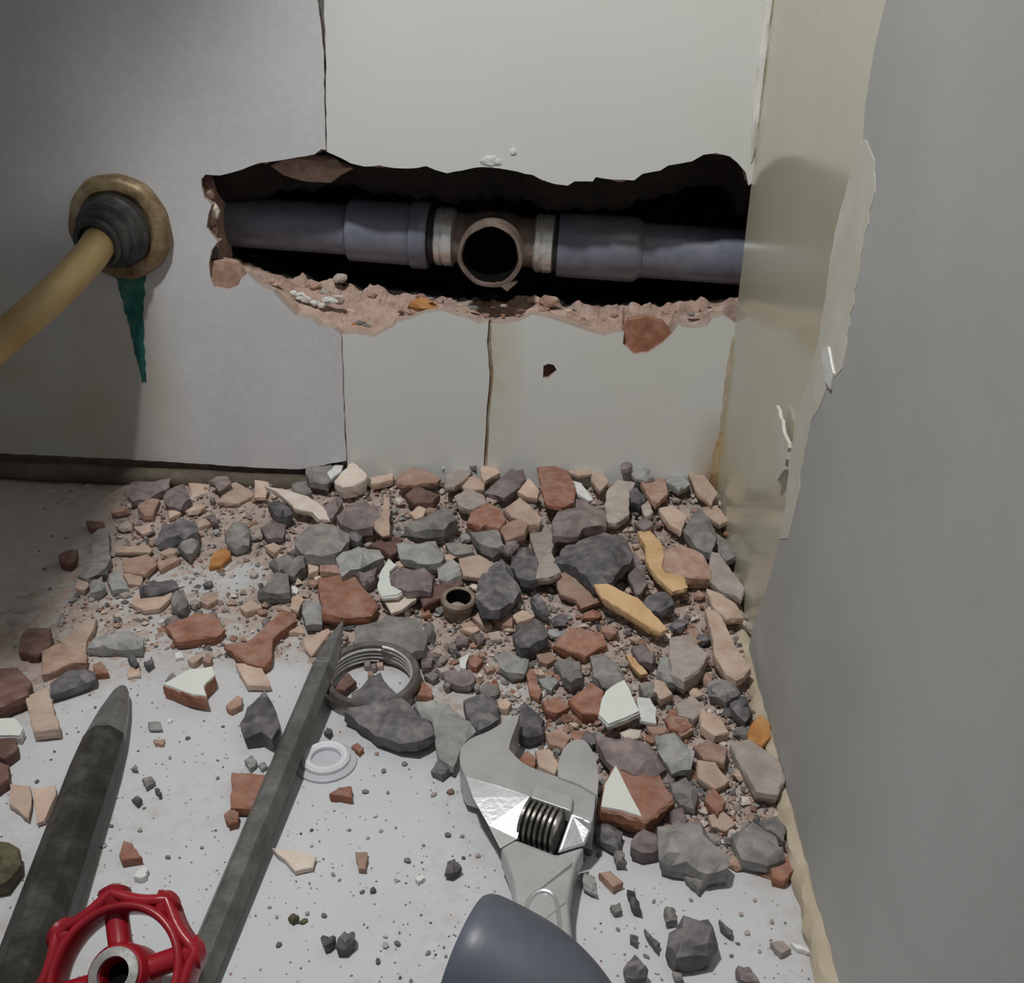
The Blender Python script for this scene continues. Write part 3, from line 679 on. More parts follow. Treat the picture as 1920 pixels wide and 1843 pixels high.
# worm screw in its window
wa, wb = wpt((985, 1536), -.0048), wpt((1055, 1560), -.0048); wl = (wb - wa).length; wprof = [(0, 0)]
for k in range(7):
    t0 = wl * k / 7; wprof += [(.0042, t0), (.0060, t0 + wl * .03), (.0060, t0 + wl * .10), (.0042, t0 + wl * .13)]
wprof.append((0, wl))
lathe('worm_screw', wprof, wa, wb - wa, M_WORM, AW, 36)
wplate('window_floor', [(990,1488),(1078,1516),(1047,1606),(964,1575)], -.0085, .001, M_RUBBER, .0002)
# raised border of the handle panel
pan = spl([(990,1960),(985,1800),(986,1720),(990,1693),(1002,1676),(1020,1670),(1036,1677),(1044,1694),(1048,1720),(1054,1800),(1064,1960)], 5)
tube('panel_rim', [wpt(p, DR + .0001) for p in pan], .0006, M_POL, AW, 8)

# ------------------------------------------------------------------ grey plastic pipe lying over the wrench
M_GPVC = mat('slate_blue_pvc', [(.075, .085, .108), (.09, .102, .128), (.11, .122, .15)], 40, .42, .05, 500, vary=0)
g0 = Vector(onfloor(868, 1786, .041)); _dep = float((RW.T @ (np.array(g0) - CAM))[2])
gp = [Vector(CAM + ray(a, b) * (_dep / F) * (1 - .0014 * k)) for k, (a, b) in enumerate(spl([(868,1788),(930,1818),(985,1852),(1032,1898),(1064,1950),(1085,2005)], 5))]
gr_ = 121 * _dep / F
GP = empty('plastic_pipe', g0 - Vector((0, 0, gr_)), 'bent slate-blue plastic pipe lying across the wrench handle at the bottom', 'pipe')
print('grey pipe r', gr_, [tuple(round(q, 3) for q in p) for p in gp[::6]])
tube('pipe_wall', gp, lambda i: gr_ - (.0010 if i == 0 else (.0003 if i == 1 else 0)), M_GPVC, GP, 48, inner=.0028)

# ------------------------------------------------------------------ red handwheel
M_RED = mat('red_enamel', [(.22, .007, .014), (.31, .010, .019), (.38, .018, .028)], 70, .32, .12, 300, vary=0)
M_ZINC = mat('zinc_washer', [(.28, .27, .25), (.45, .44, .42)], 200, .4, .2, 400, metallic=.6, vary=0)
hwc = Vector(onfloor(226, 1829, .0185)); hn = Vector((-.04, -.56, .83)).normalized()
HW = empty('handwheel', hwc - Vector((0, 0, .0185)), 'red scalloped valve handwheel at the lower left', 'handwheel')
def hplane(px): return Vector(onplane(px[0], px[1], np.array(hwc), np.array(hn)))
v0 = hplane((216, 1668)) - hwc; Rw = v0.length; e1 = v0.normalized(); e2 = hn.cross(e1).normalized()
print('handwheel radius', Rw)
def hp_(r, a, h=0): return hwc + e1 * (r * math.cos(a)) + e2 * (r * math.sin(a)) + hn * h
oct_ = [k * math.pi / 4 for k in range(8)]
ro = Rw * .95
path = []
for k in range(8):
    a0, a1 = oct_[k], oct_[k] + math.pi / 4
    p, q = hp_(ro, a0), hp_(ro, a1)
    for j in range(6):
        t = j / 6; v = p.lerp(q, t); v = v + (hwc - v) * (.055 * math.sin(math.pi * t)); path.append(v)
def loop_tube(name, path, rad, hgt, m, parent, seg=12):
    n = len(path); V = []; Fc = []
    for i in range(n):
        t = (path[(i + 1) % n] - path[i - 1]).normalized(); s = t.cross(hn).normalized()
        for k in range(seg):
            a = 2 * math.pi * k / seg; c, sn = math.cos(a), math.sin(a)
            c = math.copysign(abs(c) ** .7, c); sn = math.copysign(abs(sn) ** .7, sn)
            V.append(path[i] + s * (rad * c) + hn * (hgt * sn))
    for i in range(n):
        j = (i + 1) % n
        for k in range(seg):
            k2 = (k + 1) % seg; Fc.append((i * seg + k, i * seg + k2, j * seg + k2, j * seg + k))
    return mesh(name, V, Fc, m, parent, smooth=True)
loop_tube('rim', path, .0013, .0036, M_RED, HW)
loop_tube('inner_ring', [hp_(Rw * .755, k * math.pi / 32) for k in range(64)], .0011, .0042, M_RED, HW)
for k in range(8):
    a = oct_[k]
    tube('boss', [hp_(Rw * .76, a, 0), hp_(Rw * .86, a, .0006), hp_(Rw * .955, a, .0004), hp_(Rw * .995, a, 0)], lambda i: [.0022, .0026, .0034, .0020][i], M_RED, HW, 14)
for k in range(4):
    a = math.pi / 2 * k + .02
    tube('spoke', [hp_(Rw * .16, a, -.001), hp_(Rw * .4, a, -.0012), hp_(Rw * .74, a, -.0005)], lambda i: [.0030, .0024, .0024][i], M_RED, HW, 12)
hb_ = hwc - hn * .006
lathe('hub', [(.0024, 0), (.0064, 0), (.0062, .0075), (.0054, .0088), (.0030, .0090), (.0030, .001)], hb_, hn, M_RED, HW, 32, closed=True)
lathe('washer', [(.0032, .0090), (.0050, .0090), (.0050, .0097), (.0032, .0099)], hb_, hn, M_ZINC, HW, 32, closed=True)
lathe('bore', [(0, .0046), (.0030, .0046), (.0030, .0050), (0, .0052)], hb_, hn, M_BORESHADE, HW, 20)

# ------------------------------------------------------------------ small fittings
M_BRONZE = mat('dusty_bronze', [(.16, .12, .085), (.27, .215, .16), (.38, .32, .26)], 200, .5, .3, 400, metallic=.4, vary=0, dust=.2)
c = Vector(onfloor(859, 1146, .0035))
o = lathe('bushing', [(.0042, 0), (.0053, 0), (.0054, .0036), (.0062, .0042), (.0062, .0060), (.0056, .0066), (.0044, .0064), (.0040, .0055)], c, Vector((.05, -.16, 1)), [M_BRONZE, M_BORESHADE], None, 40, closed=True, fm=[0,0,0,0,0,0,1,1])
meta(o, 'small bronze bushing standing on the rubble in the middle', 'bushing')
lathe_c = Vector(onfloor(697, 1292, 0.0))
M_RING = mat('nickel_ring', [(.10, .085, .075), (.17, .15, .135), (.27, .25, .23)], 160, .38, .3, 300, metallic=.6, vary=0)
TR = empty('threaded_ring', lathe_c, 'metal ring nut with inner thread half buried behind the curved slate stone', 'ring nut')
Ro = .0153; prof = [(Ro, 0), (Ro + .0003, .003), (Ro, .0068), (Ro - .0004, .0076)]
lathe('ring_body', [(Ro - .0022, 0), (Ro, 0), (Ro + .0003, .004), (Ro, .0068), (Ro - .0006, .0074), (Ro - .0024, .0070)], lathe_c, (.03, -.10, 1), M_RING, TR, 72, closed=True)
th = []
for k in range(72 * 4):
    a = 2 * math.pi * k / 72; h = .0008 + .0058 * k / (72 * 4); d, f1, f2 = frame((.03, -.10, 1))
    th.append(lathe_c + d * h + f1 * ((Ro - .0024) * math.cos(a)) + f2 * ((Ro - .0024) * math.sin(a)))
tube('thread', th, .00052, M_SHINY, TR, 6)
M_NYLON = mat('white_nylon', [(.66, .67, .70), (.78, .79, .81)], 60, .35, .05, 300, vary=0)
M_NYLON2 = mat('cloudy_nylon', [(.46, .47, .50), (.56, .57, .60)], 60, .35, .05, 300, vary=0)
wc_ = Vector(onfloor(612, 1431, 0))
WS = empty('plastic_washer', wc_, 'white plastic washer flat on the floor right of the hex chisel', 'washer')
lathe('flange', [(.0040, 0), (.0086, 0), (.0086, .0008), (.0068, .0014), (.0042, .0016)], wc_, (0, 0, 1), M_NYLON2, WS, 48, closed=True)
lathe('raised_ring', [(.0042, .0012), (.0069, .0012), (.0068, .0024), (.0060, .0031), (.0050, .0031), (.0042, .0024)], wc_, (0, 0, 1), M_NYLON, WS, 48, closed=True)
lathe('inner_disc', [(0, .0008), (.0041, .0008), (.0041, .0012), (0, .0012)], wc_, (0, 0, 1), M_NYLON2, WS, 40)

# ------------------------------------------------------------------ rubble, traced piece by piece
CROP = {'A': (200, 850, 1/6), 'B': (480, 840, 1/6), 'C': (760, 840, 1/6), 'D': (1040, 840, 380/1920), 'E': (760, 1080, 1/6), 'F': (1040, 1080, 440/1920),
        'G': (0, 1120, 320/1180), 'H': (80, 1040, .25), 'I': (420, 1130, 440/1920), 'J': (780, 1250, 470/1461), 'K': (1080, 1180, 480/1843),
        'L': (1080, 1500, 560/1920), 'M': (500, 1350, 500/1869), 'N': (0, 1560, 560/1920), 'O': (0, 1150, 460/1804)}
PIECES = """
A P 4 0|large buff shard flat against the wall base left of the white flake|940,150 1080,80 1240,130 1380,200 1180,260 1150,420 960,490 920,250
A B 3 5|small dark purple chip lying on the large buff shard at the wall|1150,310 1230,250 1350,240 1390,310 1290,380 1250,400 1220,340
A P 4 0|buff shard with a brown lower edge, between purple chip and long cream shard|1290,400 1450,320 1650,430 1640,480 1490,550 1250,540 1310,460
A P 4 1|upright narrow buff shard touching the upper tip of the long cream shard|1680,210 1800,210 1830,350 1790,480 1660,480 1670,330
A B 7 0|dim purple-brown chunk at the shadow edge under the wall ledge|280,290 700,280 690,360 440,490 290,510 230,440
A t 6 0|brownish square lump below the dim purple-brown chunk|370,560 480,500 590,520 520,680 420,690 350,600
A B 7 0|lavender grey pitted lump left of the large buff shard|660,400 860,340 930,470 820,590 700,570 640,500
A g 10 1|blackish wedge stone with pale top, left end of the grey stones|590,850 850,700 990,740 1010,840 870,900 790,900 560,960
A G 8 0|pointed grey stone tucked against the blackish wedge stone|850,940 990,850 1030,960 920,1110 790,1010
A P 3 1|thin pale chip standing just behind the blackish wedge stone|690,640 820,630 830,670 700,730
A G 9 0|rounded grey mortar ball above the orange-brown chip|1330,860 1420,760 1560,760 1620,870 1590,980 1450,1020 1350,980
A O 4 0|bright orange-brown chip alone on pale dust|1200,1120 1290,1070 1390,1070 1390,1150 1290,1240 1150,1260
A t 4 0|pale terracotta shard below the long thin buff sliver|190,1200 460,1130 560,1230 430,1350 200,1330
A t 4 0|slim terracotta shard with dark lower edge, right of the pale terracotta shard|560,1230 780,1150 810,1190 600,1310
A P 3 0|small buff flake above the dark slate blade|190,1360 420,1350 370,1480 240,1470
A g 6 1|dark slate blade lying on a broad pale shard|370,1490 480,1420 770,1400 800,1460 620,1540 380,1560
A P 4 0|broad pale rounded shard under the dark slate blade|330,1580 750,1530 700,1640 590,1740 420,1760 290,1690
A G 8 0|grey diamond-shaped stone at the right end of the broad pale shard|740,1580 850,1500 910,1640 870,1730 790,1740 730,1660
A t 4 0|small pinkish brown chip on pale dust below the orange-brown chip|1050,1660 1180,1580 1250,1640 1140,1700
A P 3 1|long thin buff sliver with a pointed right end|90,1050 360,1040 420,990 510,1070 480,1110 110,1110
A P 3 1|small curled buff chip above the long thin buff sliver|310,830 480,790 500,860 400,900
A B 4 1|small dark plum chip left of and above the grey mortar ball|1110,690 1210,670 1250,760 1180,760
A P 3 0|thin buff flake between blackish wedge stone and grey mortar ball|1020,760 1150,730 1180,780 1030,830
A L 6 0|pale green-grey stone left of the dark slate blade|10,1400 110,1310 180,1400 250,1490 60,1510
A L 6 0|pale grey stone with black underside at the left fringe of the rubble|-200,1430 -60,1380 -20,1480 -100,1540 -190,1530
A P 4 0|pale pinkish pebble at the left fringe, beside the black-bottomed pale stone|-330,1420 -240,1370 -200,1480 -260,1540 -350,1500
A G 7 0|large dim grey slab at the very edge of the left shadow|-190,880 0,830 20,1130 -20,1270 -230,1360 -330,1330 -160,1130
A M 6 0|dark maroon chip alone inside the left shadow|-540,1150 -460,1100 -330,1090 -350,1200 -420,1250 -520,1220
A M 5 0|dark maroon sliver at the shadow edge, behind the large dim slab|-230,760 -40,770 -20,830 -180,850
B c 4 6|long cream curved shard lying across dark stones|110,430 340,470 580,540 730,640 820,790 700,790 620,710 430,670 370,600 250,500
B g 10 0|black stone under the left half of the long cream shard|130,590 260,560 330,620 400,680 330,740 200,690
B G 8 2|rounded grey mortar chunk at the wall beside the white flake|560,200 740,110 900,180 840,300 800,380 600,350
B W 4 6|crumpled white flake at the wall base below the tile seam|800,280 900,170 980,190 960,260 850,340
B c 10 4|pale-topped half-moon chunk with a thick brown broken side|880,370 1080,150 1240,290 1230,350 1120,410 980,430
B P 5 2|small pinkish shard right of the half-moon chunk|1290,330 1440,300 1540,280 1540,350 1390,390 1300,400
B B 10 2|brown-mauve lump below the half-moon chunk|920,740 1040,620 1200,560 1370,620 1390,720 1300,850 1160,860 1010,830
B P 3 6|pale spike-shaped shard beside the brown-mauve lump|1300,860 1420,760 1440,560 1500,560 1500,960 1420,980
B G 12 2|big smooth olive-grey oval lump under the long cream shard|440,980 570,850 730,810 880,850 1030,920 1000,1040 860,1150 720,1160 540,1150 440,1060
B g 8 1|small blackish stone right of the big olive-grey oval lump|1010,890 1100,860 1180,950 1130,1010 1020,990
B L 10 2|pale grey rectangular block below the olive-grey oval lump|910,1190 1150,1090 1380,1090 1430,1190 980,1390
B G 9 1|knobbly grey stone left of the olive-grey oval lump's foot|150,1250 330,1170 530,1190 540,1290 420,1390 260,1340
B G 8 1|grey wedge-shaped stone at the edge of the dusty clearing|20,1590 230,1380 360,1400 370,1590 110,1590
B P 5 1|small square pinkish chip left of the pale grey rectangular block|580,1290 700,1270 700,1370 600,1410
B t 6 1|brown-sided chip between square pinkish chip and pale rectangular block|720,1300 830,1260 930,1300 950,1400 720,1380
B T 7 1|largest square terracotta slab, right behind the hex chisel's tip|710,1460 1000,1420 1120,1440 1200,1560 1360,1760 1290,1870 1010,1890 760,1850
B W 3 5|wavy white glazed sliver right of the square terracotta slab|1490,1260 1580,1330 1500,1400 1520,1560 1640,1620 1590,1660 1420,1680 1370,1570 1400,1420
B c 3 4|cream glazed shard at the foot of the wavy white sliver|1430,1680 1600,1620 1820,1590 1800,1700 1640,1810 1530,1850
B B 8 3|long mauve stone right of the wavy white sliver|1500,1400 1640,1340 1890,1330 2000,1400 1950,1560 1700,1570 1560,1520
B B 7 1|dark mauve stone between pale block and terracotta slab|1110,1390 1250,1370 1350,1330 1330,1440 1210,1510
B M 5 2|dark brown angular chip below the pale spike|1290,1080 1500,990 1640,1000 1600,1150 1520,1200 1400,1120
B G 6 2|grey-brown lump behind the middle of the long cream shard|400,390 560,380 620,470 500,500 420,450
B B 6 2|narrow mauve shard right of the long cream shard's lower end|760,640 940,520 970,580 860,780 790,740
B B 6 1|dull brown stone wedged behind the knobbly grey stone|60,870 200,800 330,860 300,990 140,990
B P 4 1|buff crumb left of the knobbly grey stone|100,1100 200,1060 290,1110 200,1170
B L 6 1|grey stone with a shaded face under the terracotta slab's left corner|530,1720 600,1690 760,1770 740,1950 560,1960 520,1840
B P 4 1|buff pointed chip left of the terracotta slab|400,1690 480,1640 540,1700 470,1830 390,1790
B W 2 2|tiny white square chip left of the terracotta slab|400,1570 440,1540 480,1600 460,1640 410,1620
C G 11 3|wide grey slab with a thick black front, mid pile|0,830 130,780 360,660 480,660 580,770 440,850 250,860 120,860
C P 3 6|small buff chip on the back of the wide black-fronted slab|50,730 150,650 230,680 200,760 120,790
C L 9 2|pale grey flat stone just in front of the wide black-fronted slab|-100,1040 330,1030 420,1150 390,1240 220,1270 -60,1190
C T 6 6|terracotta cap shard on a mottled stone, centre of the pile|740,720 930,610 1070,690 1130,810 1050,900 900,850 860,880 700,830
C G 10 2|mottled stone under the terracotta cap shard|690,850 860,890 1040,900 1090,1030 960,1090 840,1050
C P 7 4|buff wedge right of the terracotta cap shard|1110,680 1290,560 1400,640 1530,780 1500,850 1370,850 1200,760
C t 7 4|pinkish block in front of the buff wedge|1060,900 1180,830 1290,790 1370,840 1340,960 1130,1030
C p 6 4|long grey-buff slab beside the biggest slate stone|1370,890 1590,860 1700,1050 1640,1160 1740,1370 1600,1440 1470,1440 1500,1290
C T 5 9|brown teardrop terracotta shard high on the pile by the wall|1490,220 1650,190 1830,260 1910,450 1880,590 1760,650 1590,620 1560,560 1520,380
C B 6 7|lavender chip lying left of the brown teardrop shard|900,470 1070,330 1190,230 1320,230 1350,320 1200,480 1110,530
C P 4 6|buff shard standing on end below the rust-stained joint|840,130 950,120 1060,270 900,360 860,320
C P 4 5|buff shard touching the wall under the rust-stained joint|1000,120 1090,60 1280,140 1200,220 1060,180
C p 5 5|grey-buff flat shard left of the one standing on end|460,300 600,190 770,230 700,330 560,420 450,430
C t 5 5|long pinkish terracotta shard flat below the pale tile|-100,330 60,210 240,250 390,340 350,380 0,410 -90,390
C M 7 3|dark brown hollowed stone under the long pinkish shard|0,520 120,430 380,520 300,600 100,620
C G 5 6|small grey knob at the wall left of the standing buff shard|680,120 760,80 840,130 790,190 690,170
C W 2 7|tiny white fleck at the wall above the flat grey-buff shard|360,160 400,130 460,200 430,230
C P 5 6|buff chunk between lavender chip and teardrop shard|1280,400 1390,340 1510,480 1480,560 1360,540 1260,480
C g 10 2|slate stone in front of the pinkish block|1200,1180 1310,1060 1420,1120 1490,1230 1450,1400 1290,1420 1180,1290
C B 6 4|small brown stone just behind the slate stone by the pinkish block|1140,1040 1260,1020 1300,1080 1210,1150 1110,1130
C g 11 2|slate chunk with a white scrape, right of the bronze bushing|840,1430 1080,1220 1190,1310 1300,1560 1170,1700 1080,1750 880,1740 820,1600
C P 4 3|buff flake behind the white-scraped slate chunk|610,1240 830,1200 930,1260 1010,1360 850,1450 660,1430
C L 6 3|grey stone with a bright white face above the bronze bushing|360,1320 520,1230 610,1300 620,1400 470,1460 370,1430
C M 6 2|dull reddish slab just behind the bronze bushing|160,1600 340,1540 620,1450 640,1530 390,1690 210,1780
C G 6 2|small grey-brown stone below the wide black-fronted slab|450,1060 600,1030 740,1100 760,1150 590,1170 480,1120
C p 5 5|greyish crumbly lump behind the terracotta cap shard|560,540 700,450 880,530 900,620 720,680 600,640
C P 4 4|buff flat shard left of the lavender chip|590,400 760,310 900,370 880,460 700,470
D B 8 5|flat lavender slate above the biggest slate stone|0,640 60,560 200,470 460,560 490,700 270,740 230,790 0,800
D g 13 4|biggest slate stone, dark faceted, centre right of the pile|80,910 250,830 500,760 620,780 700,900 730,980 600,1110 500,1230 370,1240 210,1090 20,1000
D p 6 4|pale grey column-like shard right of the flat lavender slate|500,400 600,300 760,330 700,480 700,620 580,700 500,690 480,560
D t 5 5|dusty terracotta chip near the wall corner|820,310 1050,290 1070,430 960,520 880,430
D P 3 7|flat buff flake at the wall right of the teardrop shard|180,210 330,200 350,240 230,260 110,210
D g 6 4|dark pebble in front of the dusty terracotta chip|700,420 790,390 870,450 800,520 720,490
D P 5 4|pale pink lump below the dusty terracotta chip|990,570 1110,540 1250,640 1200,780 1080,700
D G 9 3|grey pointed stone right of the pale pink lump|1230,760 1310,600 1420,600 1540,800 1480,960 1340,900
D Y 5 4|long bent ochre shard, upper of the two ochre ones|790,800 910,790 1030,930 1030,1170 1230,1230 1250,1300 1110,1340 960,1200 870,1060 860,920
D t 9 3|block with grey dusty top and brown front beside the bent ochre shard|1060,960 1200,920 1400,1000 1470,1120 1480,1220 1300,1220 1050,1170 1030,1090
D t 4 3|pinkish slab with a mauve dent left of the straight ochre shard|0,1200 160,1160 320,1280 340,1350 450,1440 250,1500 200,1430 60,1380
D L 5 4|pale greenish chip near the rusty corner|1140,220 1240,240 1280,330 1180,380 1060,290
D P 4 5|buff shard leaning into the rusty corner|1270,240 1420,260 1540,420 1480,530 1350,420
D P 4 4|buff shard against the right wall above the grey pointed stone|1390,560 1540,540 1640,680 1560,720 1440,640
D p 6 3|long grey-buff slab along the right wall beside the brown-fronted block|1480,980 1560,1000 1700,1200 1800,1320 1760,1420 1560,1330 1460,1230
D L 5 6|light grey flake at the wall behind the dusty terracotta chip|720,220 850,180 940,250 860,290 760,270
D B 5 9|mauve lump stuck high against the wall tile|620,120 700,50 740,120 700,190 630,190
D P 4 5|small buff chip between white streak shard and pale column shard|350,210 450,220 510,320 430,400 350,300
D p 5 4|rounded greyish lump right of the pale column shard|800,500 880,480 930,600 860,650
D B 5 3|mauve stone behind the bent ochre shard's upper end|760,690 870,650 940,720 850,760
D W 3 8|bright white sliver right of the brown teardrop shard|170,310 250,330 360,480 320,490 210,430
D g 7 3|dark grey stone between the two ochre shards|850,1430 960,1340 1090,1370 1130,1450 1000,1516 870,1500
D B 6 2|brown stone left of the bent ochre shard|660,1050 770,1000 850,1100 880,1250 790,1370 700,1180
D G 6 3|grey stone jammed at the right wall beyond the grey pointed stone|1560,830 1680,880 1720,1000 1620,1040 1550,960
F Y 5 6|straight ochre slab, long and leaf-shaped, lower of the two ochre ones|330,70 430,60 680,180 850,350 910,420 860,450 780,420 600,300 400,180
F P 7 3|large pink-buff slab along the right wall|1240,280 1330,280 1400,400 1470,560 1600,740 1540,800 1480,830 1400,780 1310,650 1290,500
F P 5 4|pink-buff shard behind the large slab along the right wall|1250,100 1370,150 1480,230 1540,330 1400,340 1290,230
F p 9 2|dusty lump with shaded right face left of the large pink-buff slab|950,500 1100,480 1250,640 1180,760 1060,840 960,780 940,650
F Y 3 3|small jagged ochre chip above the bright white shard|580,640 660,670 690,720 760,790 700,800 640,740
F G 8 2|grey chunk left of the small jagged ochre chip|300,650 420,600 520,720 580,820 480,890 400,860 320,780
F G 8 1|rounded grey stone behind the red-brown block by the white shard|30,680 120,630 210,690 220,780 130,850 60,790
F L 6 2|tall light grey chip right of the small jagged ochre chip|870,640 950,660 1000,850 930,850 850,760
F T 6 1|reddish weathered lump below the tail of the pinkish slab|0,560 140,420 390,470 420,560 250,650 100,600
F W 4 6|brightest white glazed shard, five-sided, in the lower pile|420,950 570,860 690,1110 570,1170 440,1220 360,1140 390,1010
F W 3 3|white shard half hidden right of the five-sided one|680,990 780,1000 830,1080 830,1200 700,1170
F T 7 1|red-brown block left of the five-sided white shard|120,1010 300,870 400,940 370,1130 230,1120
F G 6 2|light mauve-grey stone near the right wall below the pink-buff slab|1280,880 1420,830 1500,950 1390,980 1290,930
F O 5 1|orange shard hard against the foot of the right wall|1600,1230 1680,1130 1760,1200 1770,1309 1700,1380 1580,1330
F g 7 1|dark stone behind the orange shard at the right wall|1440,1000 1560,980 1620,1100 1560,1160 1460,1080
F P 5 2|dusty pink chip right of the five-sided white shard's tip|820,840 900,870 960,960 860,1010 780,920
F B 6 2|plum stone above the small jagged ochre chip|640,560 740,520 830,640 800,700 700,680
F p 5 1|dusty flat shard in the middle of the right-hand rubble|1000,1040 1120,980 1240,1080 1140,1160 1020,1130
F T 4 1|brownish chip below the dusty flat shard at right|900,1160 1000,1120 1130,1220 1040,1280 940,1240
F G 5 2|mauve-grey chip just behind the half hidden white shard|700,860 800,860 840,960 740,970
F t 4 2|small terracotta flake on the pile under the straight ochre slab|1080,440 1150,420 1200,520 1150,560
K B 9 1|purple-brown stone in front of the five-sided white shard|150,720 300,760 520,800 640,960 560,1030 420,1030 280,960 190,850
K R 8 2|tile shard with triangular pale glazed face and brown back by the wrench|280,980 330,1020 580,1020 700,1230 500,1380 330,1320 170,1290 200,1120
K L 7 1|grey-green stone right of the purple-brown stone|580,750 700,730 850,860 820,980 690,1000 600,860
K G 9 0|big dark olive stone at the front edge of the rubble|600,1440 760,1380 900,1400 1090,1640 1080,1720 940,1740 800,1680 620,1640
K B 7 0|rounded plum stone left of the big dark olive stone|400,1500 480,1440 600,1480 620,1560 480,1590 400,1560
K G 8 0|blue-grey stone by the right wall near the rubble's front edge|1130,1450 1280,1370 1440,1480 1500,1610 1380,1660 1200,1620
K T 5 0|red chip below the blue-grey stone at the right wall|1400,1720 1520,1640 1560,1740 1500,1810 1420,1790
K p 6 1|broad olive-buff slab leaning on the foot of the right wall|1120,820 1250,790 1450,930 1500,1060 1450,1180 1300,1150 1180,960
K T 5 1|small rust-brown chip right of the triangular glazed shard|950,1160 1000,1150 1080,1240 1020,1340 930,1230
K t 5 1|flat brownish shard left of the broad olive-buff slab|850,840 960,800 1090,860 1060,960 920,930
K P 5 1|dusty peach shard below the flat brownish shard|880,940 1000,960 1100,1090 1000,1150 880,1060
K G 6 0|grey crumbly stone right of the triangular glazed shard's back|680,1100 790,1060 890,1160 860,1260 760,1250
K B 6 1|small plum pebble just below the triangular glazed shard|680,1300 770,1270 800,1360 740,1400 690,1370
K G 6 1|grey stone above the blue-grey one by the right wall|1290,1340 1440,1330 1520,1400 1500,1490 1380,1420
K P 5 1|pale dusty shard in the rubble right of the half hidden white shard|900,560 1040,640 1100,740 1000,760 900,690
K G 6 1|grey dusty lump above the pale dusty shard at right|950,350 1080,340 1180,430 1080,500 960,450
K t 4 1|brown flake just right of the half hidden white shard|680,620 800,640 840,720 760,760 680,690
K P 4 0|pale pinkish shard left of the blue-grey stone|950,1340 1060,1310 1150,1400 1080,1450 980,1420
L g 9 0|isolated dark stone on the clear floor at lower right|600,860 700,760 850,760 910,900 850,980 650,1000 590,930
L g 6 0|dark rounded pebble near the grey pipe's right side|310,1070 380,990 460,1080 430,1140 330,1130
L t 4 0|brown and grey chip right of the wrench neck|150,470 220,460 300,530 240,560
L g 4 0|narrow dark chip right of the wrench neck, below the brown one|330,580 380,590 420,710 370,690
L G 3 0|small grey pebble left of the narrow dark chip|220,680 280,660 290,710 250,720
L g 3 0|slanted dark sliver left of the isolated dark stone|440,830 540,910 530,960 470,890
L g 3 0|slanted dark sliver right of the isolated dark stone|920,770 1010,830 1000,870 930,810
L G 4 0|grey chip below the big dark olive stone|700,490 780,480 840,520 790,570
L L 3 0|pale grey flake beside the wrench neck|30,470 120,490 140,600 50,560
L g 3 0|tiny dark pebble behind the rounded pebble near the grey pipe|350,860 400,880 390,920 350,890
L G 3 0|small grey crumb at the bottom right of the grey pipe|620,1100 680,1100 680,1150 640,1150
L B 5 0|brown-olive stone cut by the bottom frame edge at right|1030,1080 1120,1070 1180,1176 1060,1150
L W 2 0|white flake on the floor near the right caulk strip|1380,920 1480,950 1500,980 1420,960
L G 4 0|olive pebble touching the isolated dark stone from behind|570,690 640,700 650,760 580,770
L G 4 0|grey cube-like chip right of the wrench shoulder|240,300 300,330 320,400 260,400
L p 3 0|dusty brown flakes on the floor before the right caulk strip|1250,920 1330,910 1380,960 1320,990
J L 6 1|olive-grey shard pressed against the wrench's outer jaw|100,310 240,250 360,350 290,410 220,560 140,520
J g 8 1|dark slate lump behind the wrench's fixed jaw|280,180 380,150 470,180 480,290 370,350 320,280
J g 7 1|dark stone standing between the wrench jaws' far side and the rubble|600,380 640,210 740,280 740,370 660,390
J g 4 0|small dark stone under the olive-grey shard left of the wrench|90,600 120,550 220,580 150,630
J g 5 0|black glossy chips at the wrench's right shoulder|1040,930 1130,900 1200,960 1180,1060 1060,1000
J T 4 1|red chip inside the wrench jaw opening|600,530 650,480 700,520 690,570 640,560
J P 4 1|pinkish chip inside the wrench jaw opening|700,480 780,470 830,560 810,610 720,570
J t 4 1|brown crumb between the wrench and the rubble behind it|760,380 840,340 900,400 860,460 780,440
J T 5 1|reddish elongated chip behind the dark standing stone|740,200 830,180 900,230 820,270 760,250
I g 8 1|big curved blackish slate stone in front of the threaded ring|1000,880 1060,720 1180,620 1280,570 1380,700 1540,830 1690,1000 1700,1040 1560,1110 1430,1110 1240,1040 1060,910
I g 8 0|dark angular stone on the floor left of the hex chisel|140,980 190,850 330,710 430,900 440,1010 380,1100 300,1060 170,1080
I T 5 0|square terracotta chip touching the left side of the hex chisel|70,1400 350,1420 300,1690 60,1680
I T 4 0|small rounded terracotta chip below the square one by the hex chisel|0,1740 60,1690 120,1720 110,1800 40,1820
I T 4 0|terracotta wedge on the floor below the white washer|870,1570 940,1520 1040,1510 1050,1600
I M 5 0|maroon chip between hex chisel and curved slate stone|890,710 1010,580 1080,650 990,720
I T 5 0|terracotta point at the right of the curved slate stone|1590,760 1620,650 1700,710 1700,770
I W 3 0|white chip joined to the terracotta point's left side|1510,690 1600,660 1590,750 1560,780
I G 10 1|grey stone with white left edge behind the threaded ring|1070,330 1090,170 1330,80 1560,110 1640,250 1620,340 1500,390 1300,370 1160,330
I P 4 0|pinkish square chip below the boomerang terracotta shard|100,510 290,510 380,680 190,680
I T 6 0|boomerang-shaped terracotta shard left of the hex chisel tip|10,350 180,330 250,290 470,70 580,100 570,170 400,300 390,470 330,520 200,490
I P 4 0|pinkish shard against the left side of the hex chisel tip|660,300 850,210 870,240 720,430 660,360
I P 3 0|buff triangular chip behind the boomerang shard|530,240 600,140 660,240
